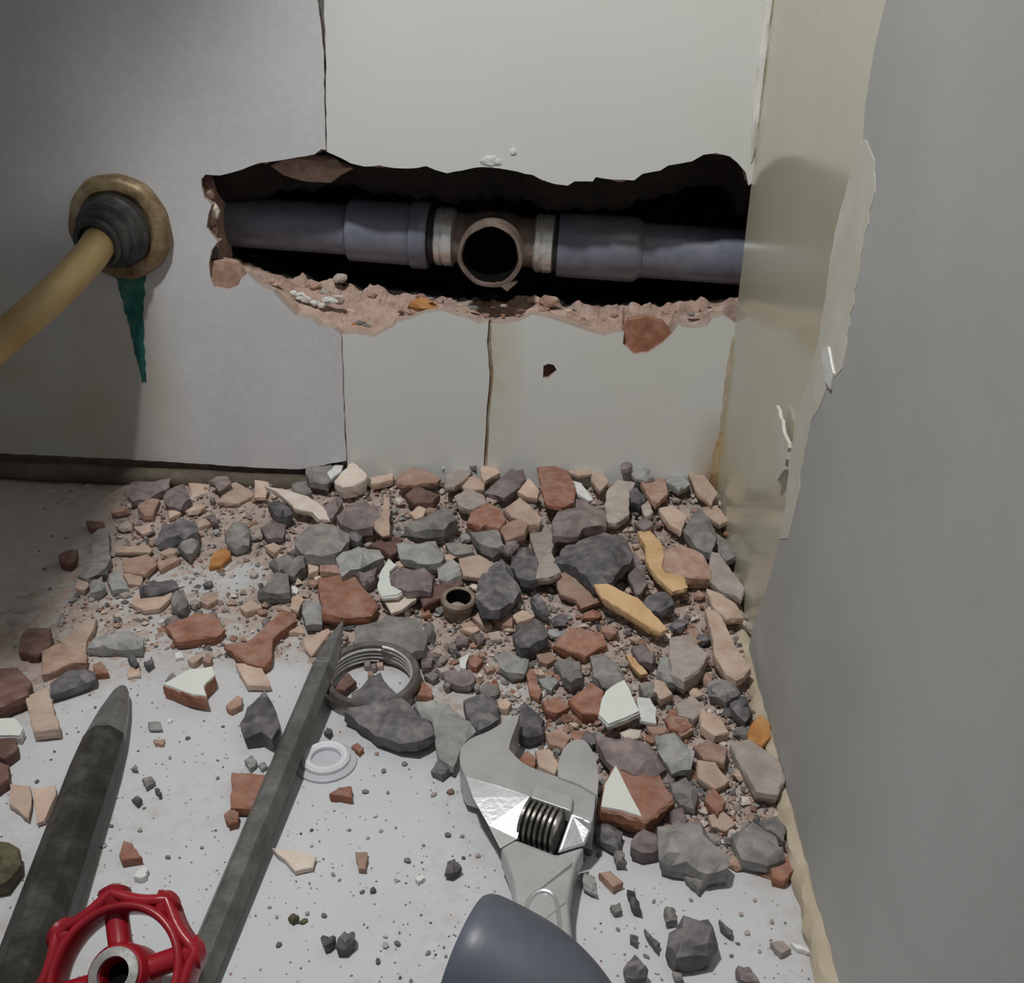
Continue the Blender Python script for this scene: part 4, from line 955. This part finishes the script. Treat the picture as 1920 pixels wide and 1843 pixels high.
I T 3 0|tiny terracotta crumb right of the white washer|1045,1180 1090,1150 1140,1190 1110,1230
I g 3 0|tiny dark crumb just behind the white washer|820,1050 850,1020 890,1050 860,1080
I L 3 0|pale grey chip pair left of the hex chisel, larger one|170,1290 220,1240 270,1300 220,1350
I L 2 0|pale grey chip pair left of the hex chisel, smaller one|280,1320 330,1300 360,1340 310,1360
I t 4 0|brown oval chip left of the dark angular stone|20,850 110,760 150,790 140,840 60,880
H T 6 0|thick terracotta slab left of the boomerang shard|930,540 1090,480 1160,440 1290,460 1360,560 1300,620 1010,650
H B 5 0|brown lump on the thick terracotta slab's rear corner|920,480 960,450 1080,490 940,520
H L 6 0|flat grey-green bar with a dark underside|400,600 640,560 740,620 730,690 420,690 330,680
H P 4 0|pale peach shard left of the flat grey-green bar|120,640 260,540 400,480 380,560 330,640 320,730 230,720
H t 6 0|brown shard in half shade below the pale peach shard|0,720 130,660 330,750 320,810 200,820 60,880 0,890
H g 6 0|blackish-green slab in front of the half-shaded brown shard|60,960 200,860 380,860 390,920 250,970 60,1030
H T 4 0|small terracotta chip right of the blackish-green slab|380,820 440,800 490,880 390,890
H g 4 0|black pebble below the flat grey-green bar|640,770 680,750 720,810 690,830
H g 4 0|black seed-shaped pebble right of the one below the grey-green bar|760,810 820,770 830,800 780,840
H P 2 0|faint pink square flake on the floor below the grey-green bar|640,850 730,840 730,910 640,920
H G 3 0|grey flat chip behind the glaze-topped shard|920,940 970,890 1010,910 940,950
H P 4 0|pale buff pointed chip below the thick terracotta slab|1090,790 1180,740 1200,770 1130,820
H t 4 0|brown nugget right of the pale buff pointed chip|1200,800 1230,740 1270,770 1250,820
H W 2 0|white crumb below the thick terracotta slab's left end|990,740 1040,730 1060,770 1000,780
H W 2 0|tiny white glint behind the thick terracotta slab|860,500 900,480 910,500 880,510
H P 4 0|curved buff chip with brown edge below the grey wedge stone|1480,390 1560,330 1640,390 1520,430
G M 7 0|maroon slab in the left shade above the frame-edge slab|140,290 180,220 340,210 350,320 260,400 130,370
G M 8 0|dark maroon slab cut by the left frame edge|-40,500 120,480 210,580 190,660 -40,760
G P 7 0|upright pinkish-buff block left of the broad chisel tip|180,700 330,640 410,910 230,930
G W 5 0|pale green glazed shard cut by the left frame edge|-40,860 100,850 165,920 140,970 -40,970
G M 6 0|brown slab below the pale green glazed shard|-40,980 110,980 120,1060 40,1120 -40,1110
G M 6 0|dark red slab at the left frame edge, lowest of three|-40,1130 60,1170 60,1260 -40,1330
G P 3 0|peach shard left of the broad chisel's middle|70,1300 210,1310 220,1420 200,1530 70,1430
G P 3 0|peach shard touching the broad chisel's left side|230,1330 380,1310 390,1370 310,1540 260,1560
G b 7 0|olive-brown chunk at the left frame edge beside the broad chisel|-60,1700 60,1690 130,1740 140,1830 40,1960 -60,1980
O W 8 0|glaze-topped shard with thick red-brown side, alone left of dark angular stone|1210,545 1400,440 1560,420 1580,480 1500,560 1520,630 1420,620
O T 4 0|lone terracotta chip behind the red handwheel|880,1780 910,1680 970,1700 1045,1800 900,1820
O L 2 0|faint cream flake below the glaze-topped shard|1090,800 1180,800 1190,850 1100,850
O t 2 0|faint pink flake right of the broad chisel tip|1130,930 1210,930 1200,960 1140,960
O G 3 0|grey triangular chip right of the broad chisel|1045,1215 1100,1190 1140,1225 1070,1270
O g 3 0|round black crumb right of the broad chisel|965,1360 1000,1340 1040,1360 1000,1395
O g 3 0|small black rod crumb below the grey triangular chip|1140,1290 1160,1280 1190,1320 1170,1330
O G 2 0|tiny grey crumb above the grey triangular chip|970,1140 1000,1100 1015,1150
N W 3 0|white chip just behind the red handwheel's rim|860,290 900,240 950,230 940,280 900,300
M c 3 0|cream shard with a peach tip right of the hex chisel|45,905 160,915 340,960 320,1030 200,1060 130,980
M t 3 0|small tan rectangular chip on the floor between hex chisel and wrench|620,930 705,930 695,1045 645,1040
M g 4 0|dark crumbly pebble left of the wrench neck|1250,1060 1270,980 1320,970 1370,1030 1300,1070
M g 4 0|small dark pebble of a touching pair on the clear floor|380,1520 470,1510 480,1540 410,1580
M g 5 0|larger dark pebble of a touching pair on the clear floor|490,1560 520,1500 610,1470 620,1540 560,1590 500,1590
M W 2 0|flat white flake on the clear floor left of the wrench neck|1040,1110 1090,1085 1110,1110 1060,1140
M b 3 0|grey-olive crumb left of a small group on the clear floor|150,1380 190,1355 225,1375 180,1400
E P 4 0|white-pink chip right of the bronze bushing|740,450 790,390 880,440 970,550 900,570
E B 4 0|grey-plum stone in the dust below the bronze bushing|560,690 650,630 730,680 690,750 580,760
E B 4 0|speckled plum stone right of the grey-plum one|770,640 860,630 900,700 830,750
E W 3 0|white chip with brown neighbour in the middle dust|610,920 740,850 700,930 680,1030 620,1020
E T 4 0|brown chip joined to the white chip in the middle dust|710,930 790,880 870,940 800,1020 730,1010
E L 6 0|pale grey-green stone with a dark rim, centre of lower pile|1000,880 1060,850 1200,850 1380,920 1330,1050 1190,1070 1070,1000
E B 6 0|long plum stone behind the dark slate lump by the wrench|430,1080 600,1050 720,1040 790,1120 730,1200 560,1190 460,1140
E g 9 1|slate block with white chip marks, left of reddish weathered lump|1210,640 1250,520 1400,480 1550,480 1590,630 1480,700 1290,760
E g 7 2|dark slate fin between slate block and pinkish slab|1410,230 1480,170 1580,280 1600,420 1530,400 1450,310
E t 5 0|rust-brown patchy shard above the pale grey-green stone|890,400 1040,370 1190,420 1200,560 1090,540 960,470
E P 4 1|greyish dusty stone top left of the slate block|1210,440 1320,380 1450,440 1400,480 1260,520
E T 4 0|long rusty sliver behind the wrench|1350,1060 1450,1060 1480,1180 1530,1300 1500,1390 1410,1340
E G 4 0|grey bent chip with bright edge right of the threaded ring|210,1110 320,1040 380,1110 310,1150
E B 5 0|brown lump at the right flank of the threaded ring|160,880 260,830 310,890 290,1000 190,1010
E P 4 0|pinkish nugget behind the wrench's fixed jaw|1040,1420 1130,1380 1200,1430 1150,1500 1060,1490
E L 4 0|pale flat chip behind the rusty sliver's right side|1500,1150 1620,1100 1720,1150 1640,1260 1540,1220
E t 4 0|brown shard with dark edge right of the rusty sliver|1590,1440 1700,1390 1830,1460 1740,1520
E G 6 0|grey rounded stone at the pile front right of the rusty sliver|1680,980 1800,920 1920,1000 1920,1150 1830,1160
E G 5 0|green-grey faint stone right of the grey stone with white edge|220,560 290,490 330,600 320,690 240,660
E G 4 0|small grey pebble left of the long plum stone|430,1190 480,1170 510,1220 470,1240
E L 7 0|pale grey flake under the olive-grey shard by the wrench|100,1440 260,1410 480,1430 560,1530 300,1620 190,1560
E p 5 1|grey slice behind the brown reddish slab near the bushing|350,1010 480,1000 500,1040 400,1060
E t 4 0|brown crumb at the foot of the bronze bushing|610,540 740,500 790,550 680,590
E T 3 1|small red-brown chip just left of the bronze bushing|180,360 260,360 280,430 200,440
E P 3 1|pale wedge of dust-covered tile near the plum stones|620,590 800,560 840,600 760,640
E G 3 0|little grey chip behind the slate lump by the wrench|750,1220 810,1200 850,1260 790,1270
E g 3 0|dark splinter lying in the dust left of the plum stones|480,790 600,830 620,870 520,840
E P 4 0|buff nub beside the pale grey-green stone's right end|1480,1040 1540,1050 1560,1110 1500,1110
E t 4 0|pinkish flat shard above the grey rounded front stone|1480,880 1620,850 1700,930 1600,990 1510,950
E g 3 0|black gap-filling stone right of the slate block|1640,480 1740,410 1880,440 1800,540 1680,560
E L 3 0|light sliver right of the black gap-filling stone|1700,640 1800,590 1830,640 1750,690
E B 4 0|mauve flat stone near the reddish weathered lump|1420,780 1500,760 1560,820 1480,850
E P 3 0|tiny cream chip at the top of the rusty sliver|1450,1040 1500,1050 1490,1110 1450,1090
E t 3 0|small rosy chip above the long plum stone|820,860 880,850 900,900 850,910
E p 3 0|small dusty chip right of the speckled plum stone|930,640 1060,620 1090,700 960,720
E W 2 0|small white streak chip on dust behind the wrench|890,1010 960,950 980,1000 920,1040
E t 3 0|flat tan chip left of the pale grey-green stone|880,1000 960,1000 1000,1050 920,1070
E W 2 0|little white chip under the cream glazed shard's lower tip|-20,380 40,370 50,410 0,430
E g 4 0|dark bead-like stone under the rusty sliver's end|1330,1400 1420,1480 1560,1620 1500,1720 1320,1700 1280,1560
E B 3 0|plum crumb between threaded ring and long plum stone|340,960 400,950 410,1000 360,1020
E t 3 0|small brown crumb inside the threaded ring|-420,1080 -370,1070 -360,1120 -410,1130
E G 3 0|small grey crumb inside the threaded ring|-460,970 -400,960 -390,1010 -450,1010
E P 3 0|small pale crumb inside the threaded ring|-320,980 -260,970 -250,1010 -310,1020
E B 3 0|small plum crumb inside the threaded ring|-390,1000 -340,980 -330,1030 -380,1040
"""
NAMES = {'g': ('stone_chunk', 'stone', 'grey stones and mortar chunks in the rubble'), 'G': ('stone_chunk', 'stone', 'grey stones and mortar chunks in the rubble'),
         'L': ('stone_chunk', 'stone', 'grey stones and mortar chunks in the rubble'), 'b': ('stone_chunk', 'stone', 'grey stones and mortar chunks in the rubble'),
         'B': ('stone_chunk', 'stone', 'mauve stones in the rubble'),
         'T': ('terracotta_shard', 'shard', 'terracotta shards in the rubble'), 't': ('terracotta_shard', 'shard', 'terracotta shards in the rubble'),
         'M': ('terracotta_shard', 'shard', 'terracotta shards in the rubble'), 'O': ('terracotta_shard', 'shard', 'terracotta shards in the rubble'),
         'P': ('clay_shard', 'shard', 'buff clay shards in the rubble'), 'p': ('clay_shard', 'shard', 'buff clay shards in the rubble'),
         'c': ('clay_shard', 'shard', 'buff clay shards in the rubble'), 'Y': ('clay_shard', 'shard', 'buff clay shards in the rubble'),
         'W': ('tile_shard', 'shard', 'white glazed tile shards in the rubble'), 'R': ('tile_shard', 'shard', 'white glazed tile shards in the rubble')}
def inside(px, py, poly):
    r = False; n = len(poly); j = n - 1
    for i in range(n):
        if (poly[i][1] > py) != (poly[j][1] > py) and px < (poly[j][0] - poly[i][0]) * (py - poly[i][1]) / (poly[j][1] - poly[i][1]) + poly[i][0]: r = not r
        j = i
    return r
POLYS = []
def densify2(p, step, amp, rg, minpts):
    n = len(p); out = []
    per = sum((p[(i + 1) % n] - p[i]).length for i in range(n)); st = min(step, per / minpts)
    for i in range(n):
        a, b = p[i], p[(i + 1) % n]; L = (b - a).length; k = max(1, round(L / st))
        for j in range(k):
            v = a.lerp(b, j / k); r = amp * (1 if j else .4)
            out.append(Vector((v.x + rg.uniform(-r, r), v.y + rg.uniform(-r, r))))
    return out
def build_piece(code, t, dz, label, px, seed):
    rg = random.Random(seed); t *= .001 * (.78 if code in 'gGLBb' else .62); dz *= .0009
    gx = sum(p[0] for p in px) / len(px); gy = sum(p[1] for p in px) / len(px)
    px = [(gx + (a - gx) * 1.05, gy + (b - gy) * 1.05) for a, b in px]
    cxp = sum(p[0] for p in px) / len(px); cyp = sum(p[1] for p in px) / len(px)
    stone = code in 'gGLBb'
    zt = .004
    for _ in range(12):
        p = onfloor(cxp, cyp, zt); zt = max(0, height(p[0], p[1])) + t * .92 + dz
    c = np.array(onfloor(cxp, cyp, zt)); free = height(c[0], c[1]) < .0004
    tl = (.04 if free else (.13 if stone else .12))
    nrm = Vector((rg.uniform(-tl, tl), rg.uniform(-tl, tl) - (0 if free else .05), 1)).normalized()
    e1 = nrm.cross(Vector((0, 1, 0))).normalized() * -1; e2 = nrm.cross(e1).normalized()
    C0 = Vector(c)
    def to2(q): v = Vector(onplane(q[0], q[1], c, np.array(nrm))) - C0; return Vector((v.dot(e1), v.dot(e2)))
    p2 = [to2(q) for q in px]
    cen = sum(p2, Vector((0, 0))) / len(p2)
    size = max((q - cen).length for q in p2)
    if stone: p2 = densify2(p2, .0034, .00025, rg, 11)
    else: p2 = densify2(p2, .0024, .00022, rg, 14)
    n = len(p2)
    def lift(q, h): return C0 + e1 * q.x + e2 * q.y + nrm * h
    if stone:
        k1, k2, k3 = rg.uniform(.68, .8), .985, rg.uniform(.62, .78)
        rings = [(rg.uniform(.72, .9), -t, .06), (1.0, -.62 * t, .06), (1.0, -.22 * t, .14)]
        cap = .06 * t
    else:
        rings = [(.93, -t, .03), (1.0, -.55 * t, .10), (1.0, -.12 * t, .06), (.945, 0, .05)]
        cap = 0.0
    V = []; Fc = []
    for s, h, j in rings:
        for q in p2:
            jj = j * t; sc_ = s + (rg.uniform(-.03, .03) if stone else rg.uniform(-.018, .018))
            V.append(lift(cen + (q - cen) * sc_, h + rg.uniform(-jj, jj)))
    for r in range(len(rings) - 1):
        for i in range(n):
            k = (i + 1) % n; Fc.append((r * n + i, r * n + k, (r + 1) * n + k, (r + 1) * n + i))
    topi = (len(rings) - 1) * n
    if stone:
        ins = []; tries_ = 0; want = 5 + int(size / .0016); gap = size * .30
        lo_ = Vector((min(q.x for q in p2), min(q.y for q in p2))); hi_ = Vector((max(q.x for q in p2), max(q.y for q in p2))); pl = [(q.x, q.y) for q in p2]
        while len(ins) < want and tries_ < 400:
            tries_ += 1; q = Vector((rg.uniform(lo_.x, hi_.x), rg.uniform(lo_.y, hi_.y)))
            if not inside(q.x, q.y, pl) or min((q - e).length for e in p2) < size * .16 or any((q - e).length < gap for e in ins): continue
            ins.append(q)
        tilt_ = Vector((rg.uniform(-.35, .35), rg.uniform(-.35, .35)))
        cd = delaunay_2d_cdt([q for q in p2] + ins, [], [list(range(n))], 1, 1e-7)
        if len(cd[0]) == n + len(ins):
            for q in cd[0][n:]:
                V.append(lift(q, t * (rg.uniform(-.10, .14)) + tilt_.dot(q - cen) * .35))
            for tri in cd[2]: Fc.append(tuple((topi + i) if i < n else (topi + n + i - n) for i in tri))
        else:
            for tri in tessellate_polygon([[Vector((q.x, q.y, 0)) for q in p2]]): Fc.append(tuple(topi + i for i in tri))
    else:
        ins = []; pl = [(q.x, q.y) for q in p2]; tries_ = 0
        while len(ins) < 7 and tries_ < 120:
            tries_ += 1; q = cen + Vector((rg.uniform(-1, 1), rg.uniform(-1, 1))) * size
            if inside(q.x, q.y, pl) and min((q - e).length for e in p2) > size * .14 and all((q - e).length > size * .25 for e in ins): ins.append(q)
        cd = delaunay_2d_cdt([q for q in p2] + ins, [], [list(range(n))], 1, 1e-7); amp_ = 0 if code in 'WR' else .10
        if len(cd[0]) == n + len(ins):
            for q in cd[0][n:]: V.append(lift(q, t * rg.uniform(-amp_, amp_)))
            for tri in cd[2]: Fc.append(tuple((topi + i) if i < n else (topi + n + i - n) for i in tri))
        else:
            for tri in tessellate_polygon([[Vector((q.x, q.y, 0)) for q in p2]]): Fc.append(tuple(topi + i for i in tri))
    b_ = tessellate_polygon([[Vector((q.x, q.y, 0)) for q in p2]])
    for tri in b_: Fc.append(tuple(reversed([i for i in tri])))
    nm, cat, grp = NAMES[code]
    zmin = min(v[2] for v in V)
    if free:
        sh = -zmin if zmin < 0 else (-zmin)
        V = [Vector((v[0], v[1], v[2] + sh + .00002)) for v in V]
    base_m = MT['w'] if code == 'W' and t < .0045 else (MT['T'] if code in 'WR' else MT[code])
    if code == 'W' and 'glaz' not in label: base_m = MT['w']
    o = mesh(nm, V, Fc, base_m)
    meta(o, label, cat, grp)
    if (code == 'W' and 'glaz' in label) or code == 'R':
        if code == 'R':
            gp_ = [to2((1080 + a * 480 / 1843, 1180 + b * 480 / 1843)) for a, b in ((284,990),(370,1160),(470,1355),(335,1312),(180,1285),(206,1124))]
            gp_ = densify2(gp_, .003, .0001, rg, 12)
        else: gp_ = [cen + (q - cen) * .965 for q in p2]
        dzv = Vector((0, 0, (sh + .00002) if free else 0))
        fr = [lift(q, .0005) + dzv for q in gp_]; bk = [lift(q, -.0004) + dzv for q in gp_]
        gl = prism('glaze', fr, bk, [MT['W']], o, 0); gl['label'] = 'glossy pale glaze face'
    return o
n_i = 0
for line in PIECES.strip().split('\n'):
    h_, lab, pts = line.split('|'); cr, code, t, dz = h_.split(); ox, oy, s = CROP[cr]
    px = [(ox + float(a.split(',')[0]) * s, oy + float(a.split(',')[1]) * s) for a in pts.split()]
    POLYS.append(px); n_i += 1
    build_piece(code, float(t), float(dz), lab, px, 100 + n_i)

# ------------------------------------------------------------------ crumbs
LM = [('white washer',612,1428),('bronze bushing',858,1138),('threaded ring',695,1262),('hex chisel tip',640,1172),('broad chisel tip',230,1298),
 ('wrench worm screw',1020,1548),('wrench neck',1012,1650),('wrench fixed jaw',915,1405),('red handwheel',228,1760),('grey plastic pipe',960,1760),('square terracotta slab',653,1120),
 ('long cream shard',555,945),('teardrop shard',1045,905),('olive-grey oval lump',605,1010),('biggest slate stone',1115,1045),('straight ochre slab',1180,1135),
 ('bent ochre shard',1240,1060),('five-sided white shard',1160,1315),('triangular glazed shard',1165,1480),('boomerang shard',495,1200),('thick terracotta slab',365,1180),
 ('grey-green bar',215,1203),('orange-brown chip',412,1045),('broad pale shard',285,1125),('grey mortar ball',442,998),('curved slate stone',730,1335),
 ('dark angular stone',488,1345),('glaze-topped shard',360,1285),('big olive stone',1295,1595),('isolated dark stone',1300,1755),('white-scraped slate',935,1085),
 ('half-moon chunk',655,905),('large pink-buff slab',1360,1200),('blackish wedge stone',340,1000),('dark slate blade',295,1098),('wavy white sliver',725,1090),
 ('cream peach-tipped shard',550,1612),('touching pebble pair',635,1760),('white flake by wrench',787,1646),('tan rectangular chip',678,1612)]
used = {}
def rel(px, py, lx, ly):
    dx, dy = px - lx, py - ly
    if abs(dx) > abs(dy): return 'right of' if dx > 0 else 'left of'
    return 'in front of' if dy > 0 else 'behind'
def crumb_label(size, col, px, py):
    ls = sorted(LM, key=lambda l: (l[1] - px) ** 2 + (l[2] - py) ** 2)[:7]
    for i in range(len(ls)):
        for j in range(i + 1, len(ls)):
            a, b = ls[i], ls[j]
            s = f"{size} {col} crumb {rel(px, py, a[1], a[2])} {a[0]}, {rel(px, py, b[1], b[2])} {b[0]}"
            if s not in used: used[s] = 1; return s
    s = f"{size} {col} crumb {rel(px, py, ls[0][1], ls[0][2])} {ls[0][0]}"; used[s] = 1
    return s
CN = {'g': 'dark', 'G': 'grey', 'L': 'pale grey', 'B': 'plum', 'T': 'terracotta', 't': 'pinkish brown', 'M': 'maroon', 'P': 'buff', 'p': 'dusty', 'c': 'cream', 'w': 'white', 'b': 'olive'}
def crumb(px, py, r, code, seed, z=None):
    rg = random.Random(seed); p = onfloor(px, py, .001); h = max(0, height(p[0], p[1])); p = onfloor(px, py, h + r * .5)
    bm = bmesh.new(); bmesh.ops.create_icosphere(bm, subdivisions=1, radius=1)
    sx, sy, sz, a = rg.uniform(.8, 1.35), rg.uniform(.7, 1.1), rg.uniform(.5, .8), rg.uniform(0, 3.1); V = []
    for v in bm.verts:
        k = rg.uniform(.75, 1.12); x, y = v.co.x * sx * k, v.co.y * sy * k
        V.append((p[0] + r * (x * math.cos(a) - y * math.sin(a)), p[1] + r * (x * math.sin(a) + y * math.cos(a)), max(-.7, v.co.z * k) * r * sz))
    zm = min(v[2] for v in V); V = [(x, y, z - zm + h) for x, y, z in V]
    Fc = [tuple(v.index for v in f.verts) for f in bm.faces]; bm.free()
    o = mesh('rubble_crumb', V, Fc, MT[code])
    size = 'tiny' if r < .0011 else 'small' if r < .0017 else 'nut-sized'
    if size == 'nut-sized': size = 'larger'
    meta(o, crumb_label(size, CN[code], px, py), 'crumb', 'loose crumbs of rubble')
    return o
SPECKS = {
 'M': "430,80,g,14 690,500,G,13 770,235,t,13 965,305,G,14 820,355,G,13 850,510,g,9 1170,520,p,16 1290,500,M,17 475,635,g,5 760,665,w,14 315,770,g,8 240,795,g,6 580,770,G,9 800,775,p,11 710,825,L,9 905,755,p,6 1270,805,g,13 1370,815,G,9 1100,875,G,8 315,880,L,8 370,850,G,5 990,985,G,15 465,1080,G,10 510,1120,G,9 300,1145,G,6 910,1125,L,9 670,1205,g,10 745,1195,g,16 830,1510,w,13 830,1575,L,13 915,1565,g,13 930,1490,G,7 780,1690,g,13 1130,1630,G,12 1185,1645,g,5 1255,1655,G,7 935,1805,g,7 1010,1825,G,8 595,1790,G,5 85,1570,g,14 285,1355,L,10 260,1410,b,13 400,1365,g,13 70,1380,L,8 1480,950,p,13 1380,965,g,10 1530,1100,t,5 20,1310,L,8",
 'O': "700,690,g,9 660,600,G,8 440,910,L,11 490,885,G,8 575,870,G,8 400,1015,g,9 375,1075,g,6 270,1235,g,12 1380,915,g,13 1500,790,G,6 1640,830,g,10 1060,1430,G,9 820,1560,g,11 1030,1590,L,13 760,1710,L,11 1235,1790,G,12 1320,1795,G,7 1485,1720,L,11 1600,1080,G,7 1640,1130,G,6 1600,1210,G,10 1120,655,L,7 1010,600,L,8 1490,1030,L,7 1015,1010,G,8 1250,1060,L,10 1250,790,w,14",
 'L': "270,830,G,8 500,650,G,9 450,1000,G,10 1100,850,p,12 1060,730,p,10 1040,920,G,8 740,640,L,9 1180,970,p,8 960,540,L,8 1150,640,p,11 1260,780,p,10 1000,1000,G,8 840,1080,L,8 80,330,g,15 150,350,g,12 40,380,g,14 520,1110,w,8 550,1150,L,8",
 'A': "-540,40,M,10 -640,200,M,8 -420,420,g,9 -560,560,g,9 -700,620,g,7 -620,930,g,10 -460,950,g,9 -700,1300,g,12 -640,1520,g,11 -760,1100,g,7",
}
k_ = 0
for cr, s in SPECKS.items():
    ox, oy, sc_ = CROP[cr]
    for e in s.split():
        a, b, code, r = e.split(','); k_ += 1
        r = float(r) * {'M': .2675, 'O': .255, 'L': .2917, 'A': .25}[cr] * .00020 * 1.25
        crumb(ox + float(a) * sc_, oy + float(b) * sc_, r, code, 900 + k_)
REGION = [(100,1215),(120,1130),(215,1010),(225,930),(330,890),(420,884),(640,872),(800,868),(930,856),(1180,866),(1330,885),(1365,960),(1400,1080),(1440,1250),(1460,1400),(1490,1640),
          (1420,1640),(1300,1600),(1180,1560),(1110,1470),(1040,1440),(960,1340),(860,1290),(790,1230),(640,1260),(560,1235),(420,1240),(300,1220)]
SPARSE = [(120,1130),(215,1010),(330,1040),(560,1040),(580,1150),(640,1240),(420,1240),(250,1230),(110,1230)]
rg = random.Random(77); placed = 0; tries = 0; pool = 'ttPPpppGGBgTLc'
while placed < 210 and tries < 9000:
    tries += 1; x, y = rg.uniform(100, 1490), rg.uniform(856, 1640)
    if not inside(x, y, REGION): continue
    if any(inside(x, y, q) for q in POLYS): continue
    if inside(x, y, SPARSE) and rg.random() < .55: continue
    placed += 1; k_ += 1
    crumb(x, y, rg.choice([.0011, .0014, .0018, .0022, .0027, .0034]) * rg.uniform(.85, 1.15), rg.choice(pool), 2000 + k_)
# fine grit: past counting
def grit():
    cols = [(.40, .28, .22), (.50, .40, .33), (.30, .26, .24), (.16, .15, .15), (.36, .20, .14), (.62, .55, .50), (.34, .33, .32)]
    rg = random.Random(5); V = []; Fc = []; CC = []; cnt = 0
    tet = [(0, 0, 1), (1, 0, 0), (0, 1, 0), (-1, 0, 0), (0, -1, 0), (0, 0, -.4)]
    fs = [(0, 1, 2), (0, 2, 3), (0, 3, 4), (0, 4, 1), (5, 2, 1), (5, 3, 2), (5, 4, 3), (5, 1, 4)]
    while cnt < 9500:
        x, y = rg.uniform(0, 1560), rg.uniform(850, 1840)
        if inside(x, y, REGION):
            if inside(x, y, SPARSE) and rg.random() < .5: continue
            r = min(.0021, .00035 + rg.expovariate(1 / .00045))
        else:
            if y < 1180 and x > 250: continue
            if rg.random() > .05: continue
            r = rg.uniform(.0002, .00042)
        p = onfloor(x, y, .002); h = max(0, height(p[0], p[1])); p = onfloor(x, y, h + r * .4)
        if p[1] > -.002 or p[0] > side_x(p[1]) - .003: continue
        q = Matrix.Rotation(rg.uniform(0, 6.28), 3, 'Z') @ Matrix.Rotation(rg.uniform(-.5, .5), 3, 'X'); st = len(V); f = rg.uniform(.5, .9)
        c = rg.choice(cols); b = rg.uniform(.75, 1.2)
        for t in tet:
            v = q @ Vector((t[0] * rg.uniform(.7, 1.3), t[1] * rg.uniform(.6, 1.1), t[2] * f)) * r; V.append((p[0] + v.x, p[1] + v.y, max(h, 0) + r * .4 * f + v.z)); CC.append((c[0] * b, c[1] * b, c[2] * b, 1))
        Fc += [tuple(st + i for i in ff) for ff in fs]; cnt += 1
    return V, Fc, CC
def mound():
    xs = np.linspace(-.24, .075, 190); ys = np.linspace(-.235, -.001, 150); V = []; Fc = []; nx = len(xs)
    for y in ys:
        for x in xs:
            h = height(x, y); h2 = h + (.0010 * noise.fractal((x * 220, y * 220, 2.), .8, 2.0, 4) if h > -.0002 else 0) - .0004
            V.append((x, y, max(-.002, h2)))
    for j in range(len(ys) - 1):
        for i in range(nx - 1):
            a = j * nx + i; q = (a, a + 1, a + nx + 1, a + nx)
            if max(V[i_][2] for i_ in q) > .0 and V[a][0] < side_x(V[a][1]) - .0005: Fc.append(q)
    return V, Fc
V1, F1, C1 = grit(); V2, F2 = mound()
me = bpy.data.meshes.new('fine_rubble'); me.from_pydata(V1 + V2, [], F1 + [tuple(len(V1) + i for i in f) for f in F2])
at = me.color_attributes.new('tint', 'FLOAT_COLOR', 'POINT')
at.data.foreach_set('color', [q for c in C1 for q in c] + [q for v in V2 for q in (.44, .355, .31, 1)])
me.materials.append(mat('brick_dust', [(.72, .70, .68), (1, 1, 1), (1.15, 1.15, 1.15)], 180, .97, .7, 500, vary=0, attr='tint', bdist=.001))
meta(link('fine_rubble', me), 'pinkish mortar powder and fine grit heaped along the wall among the stones', 'rubble', kind='stuff')
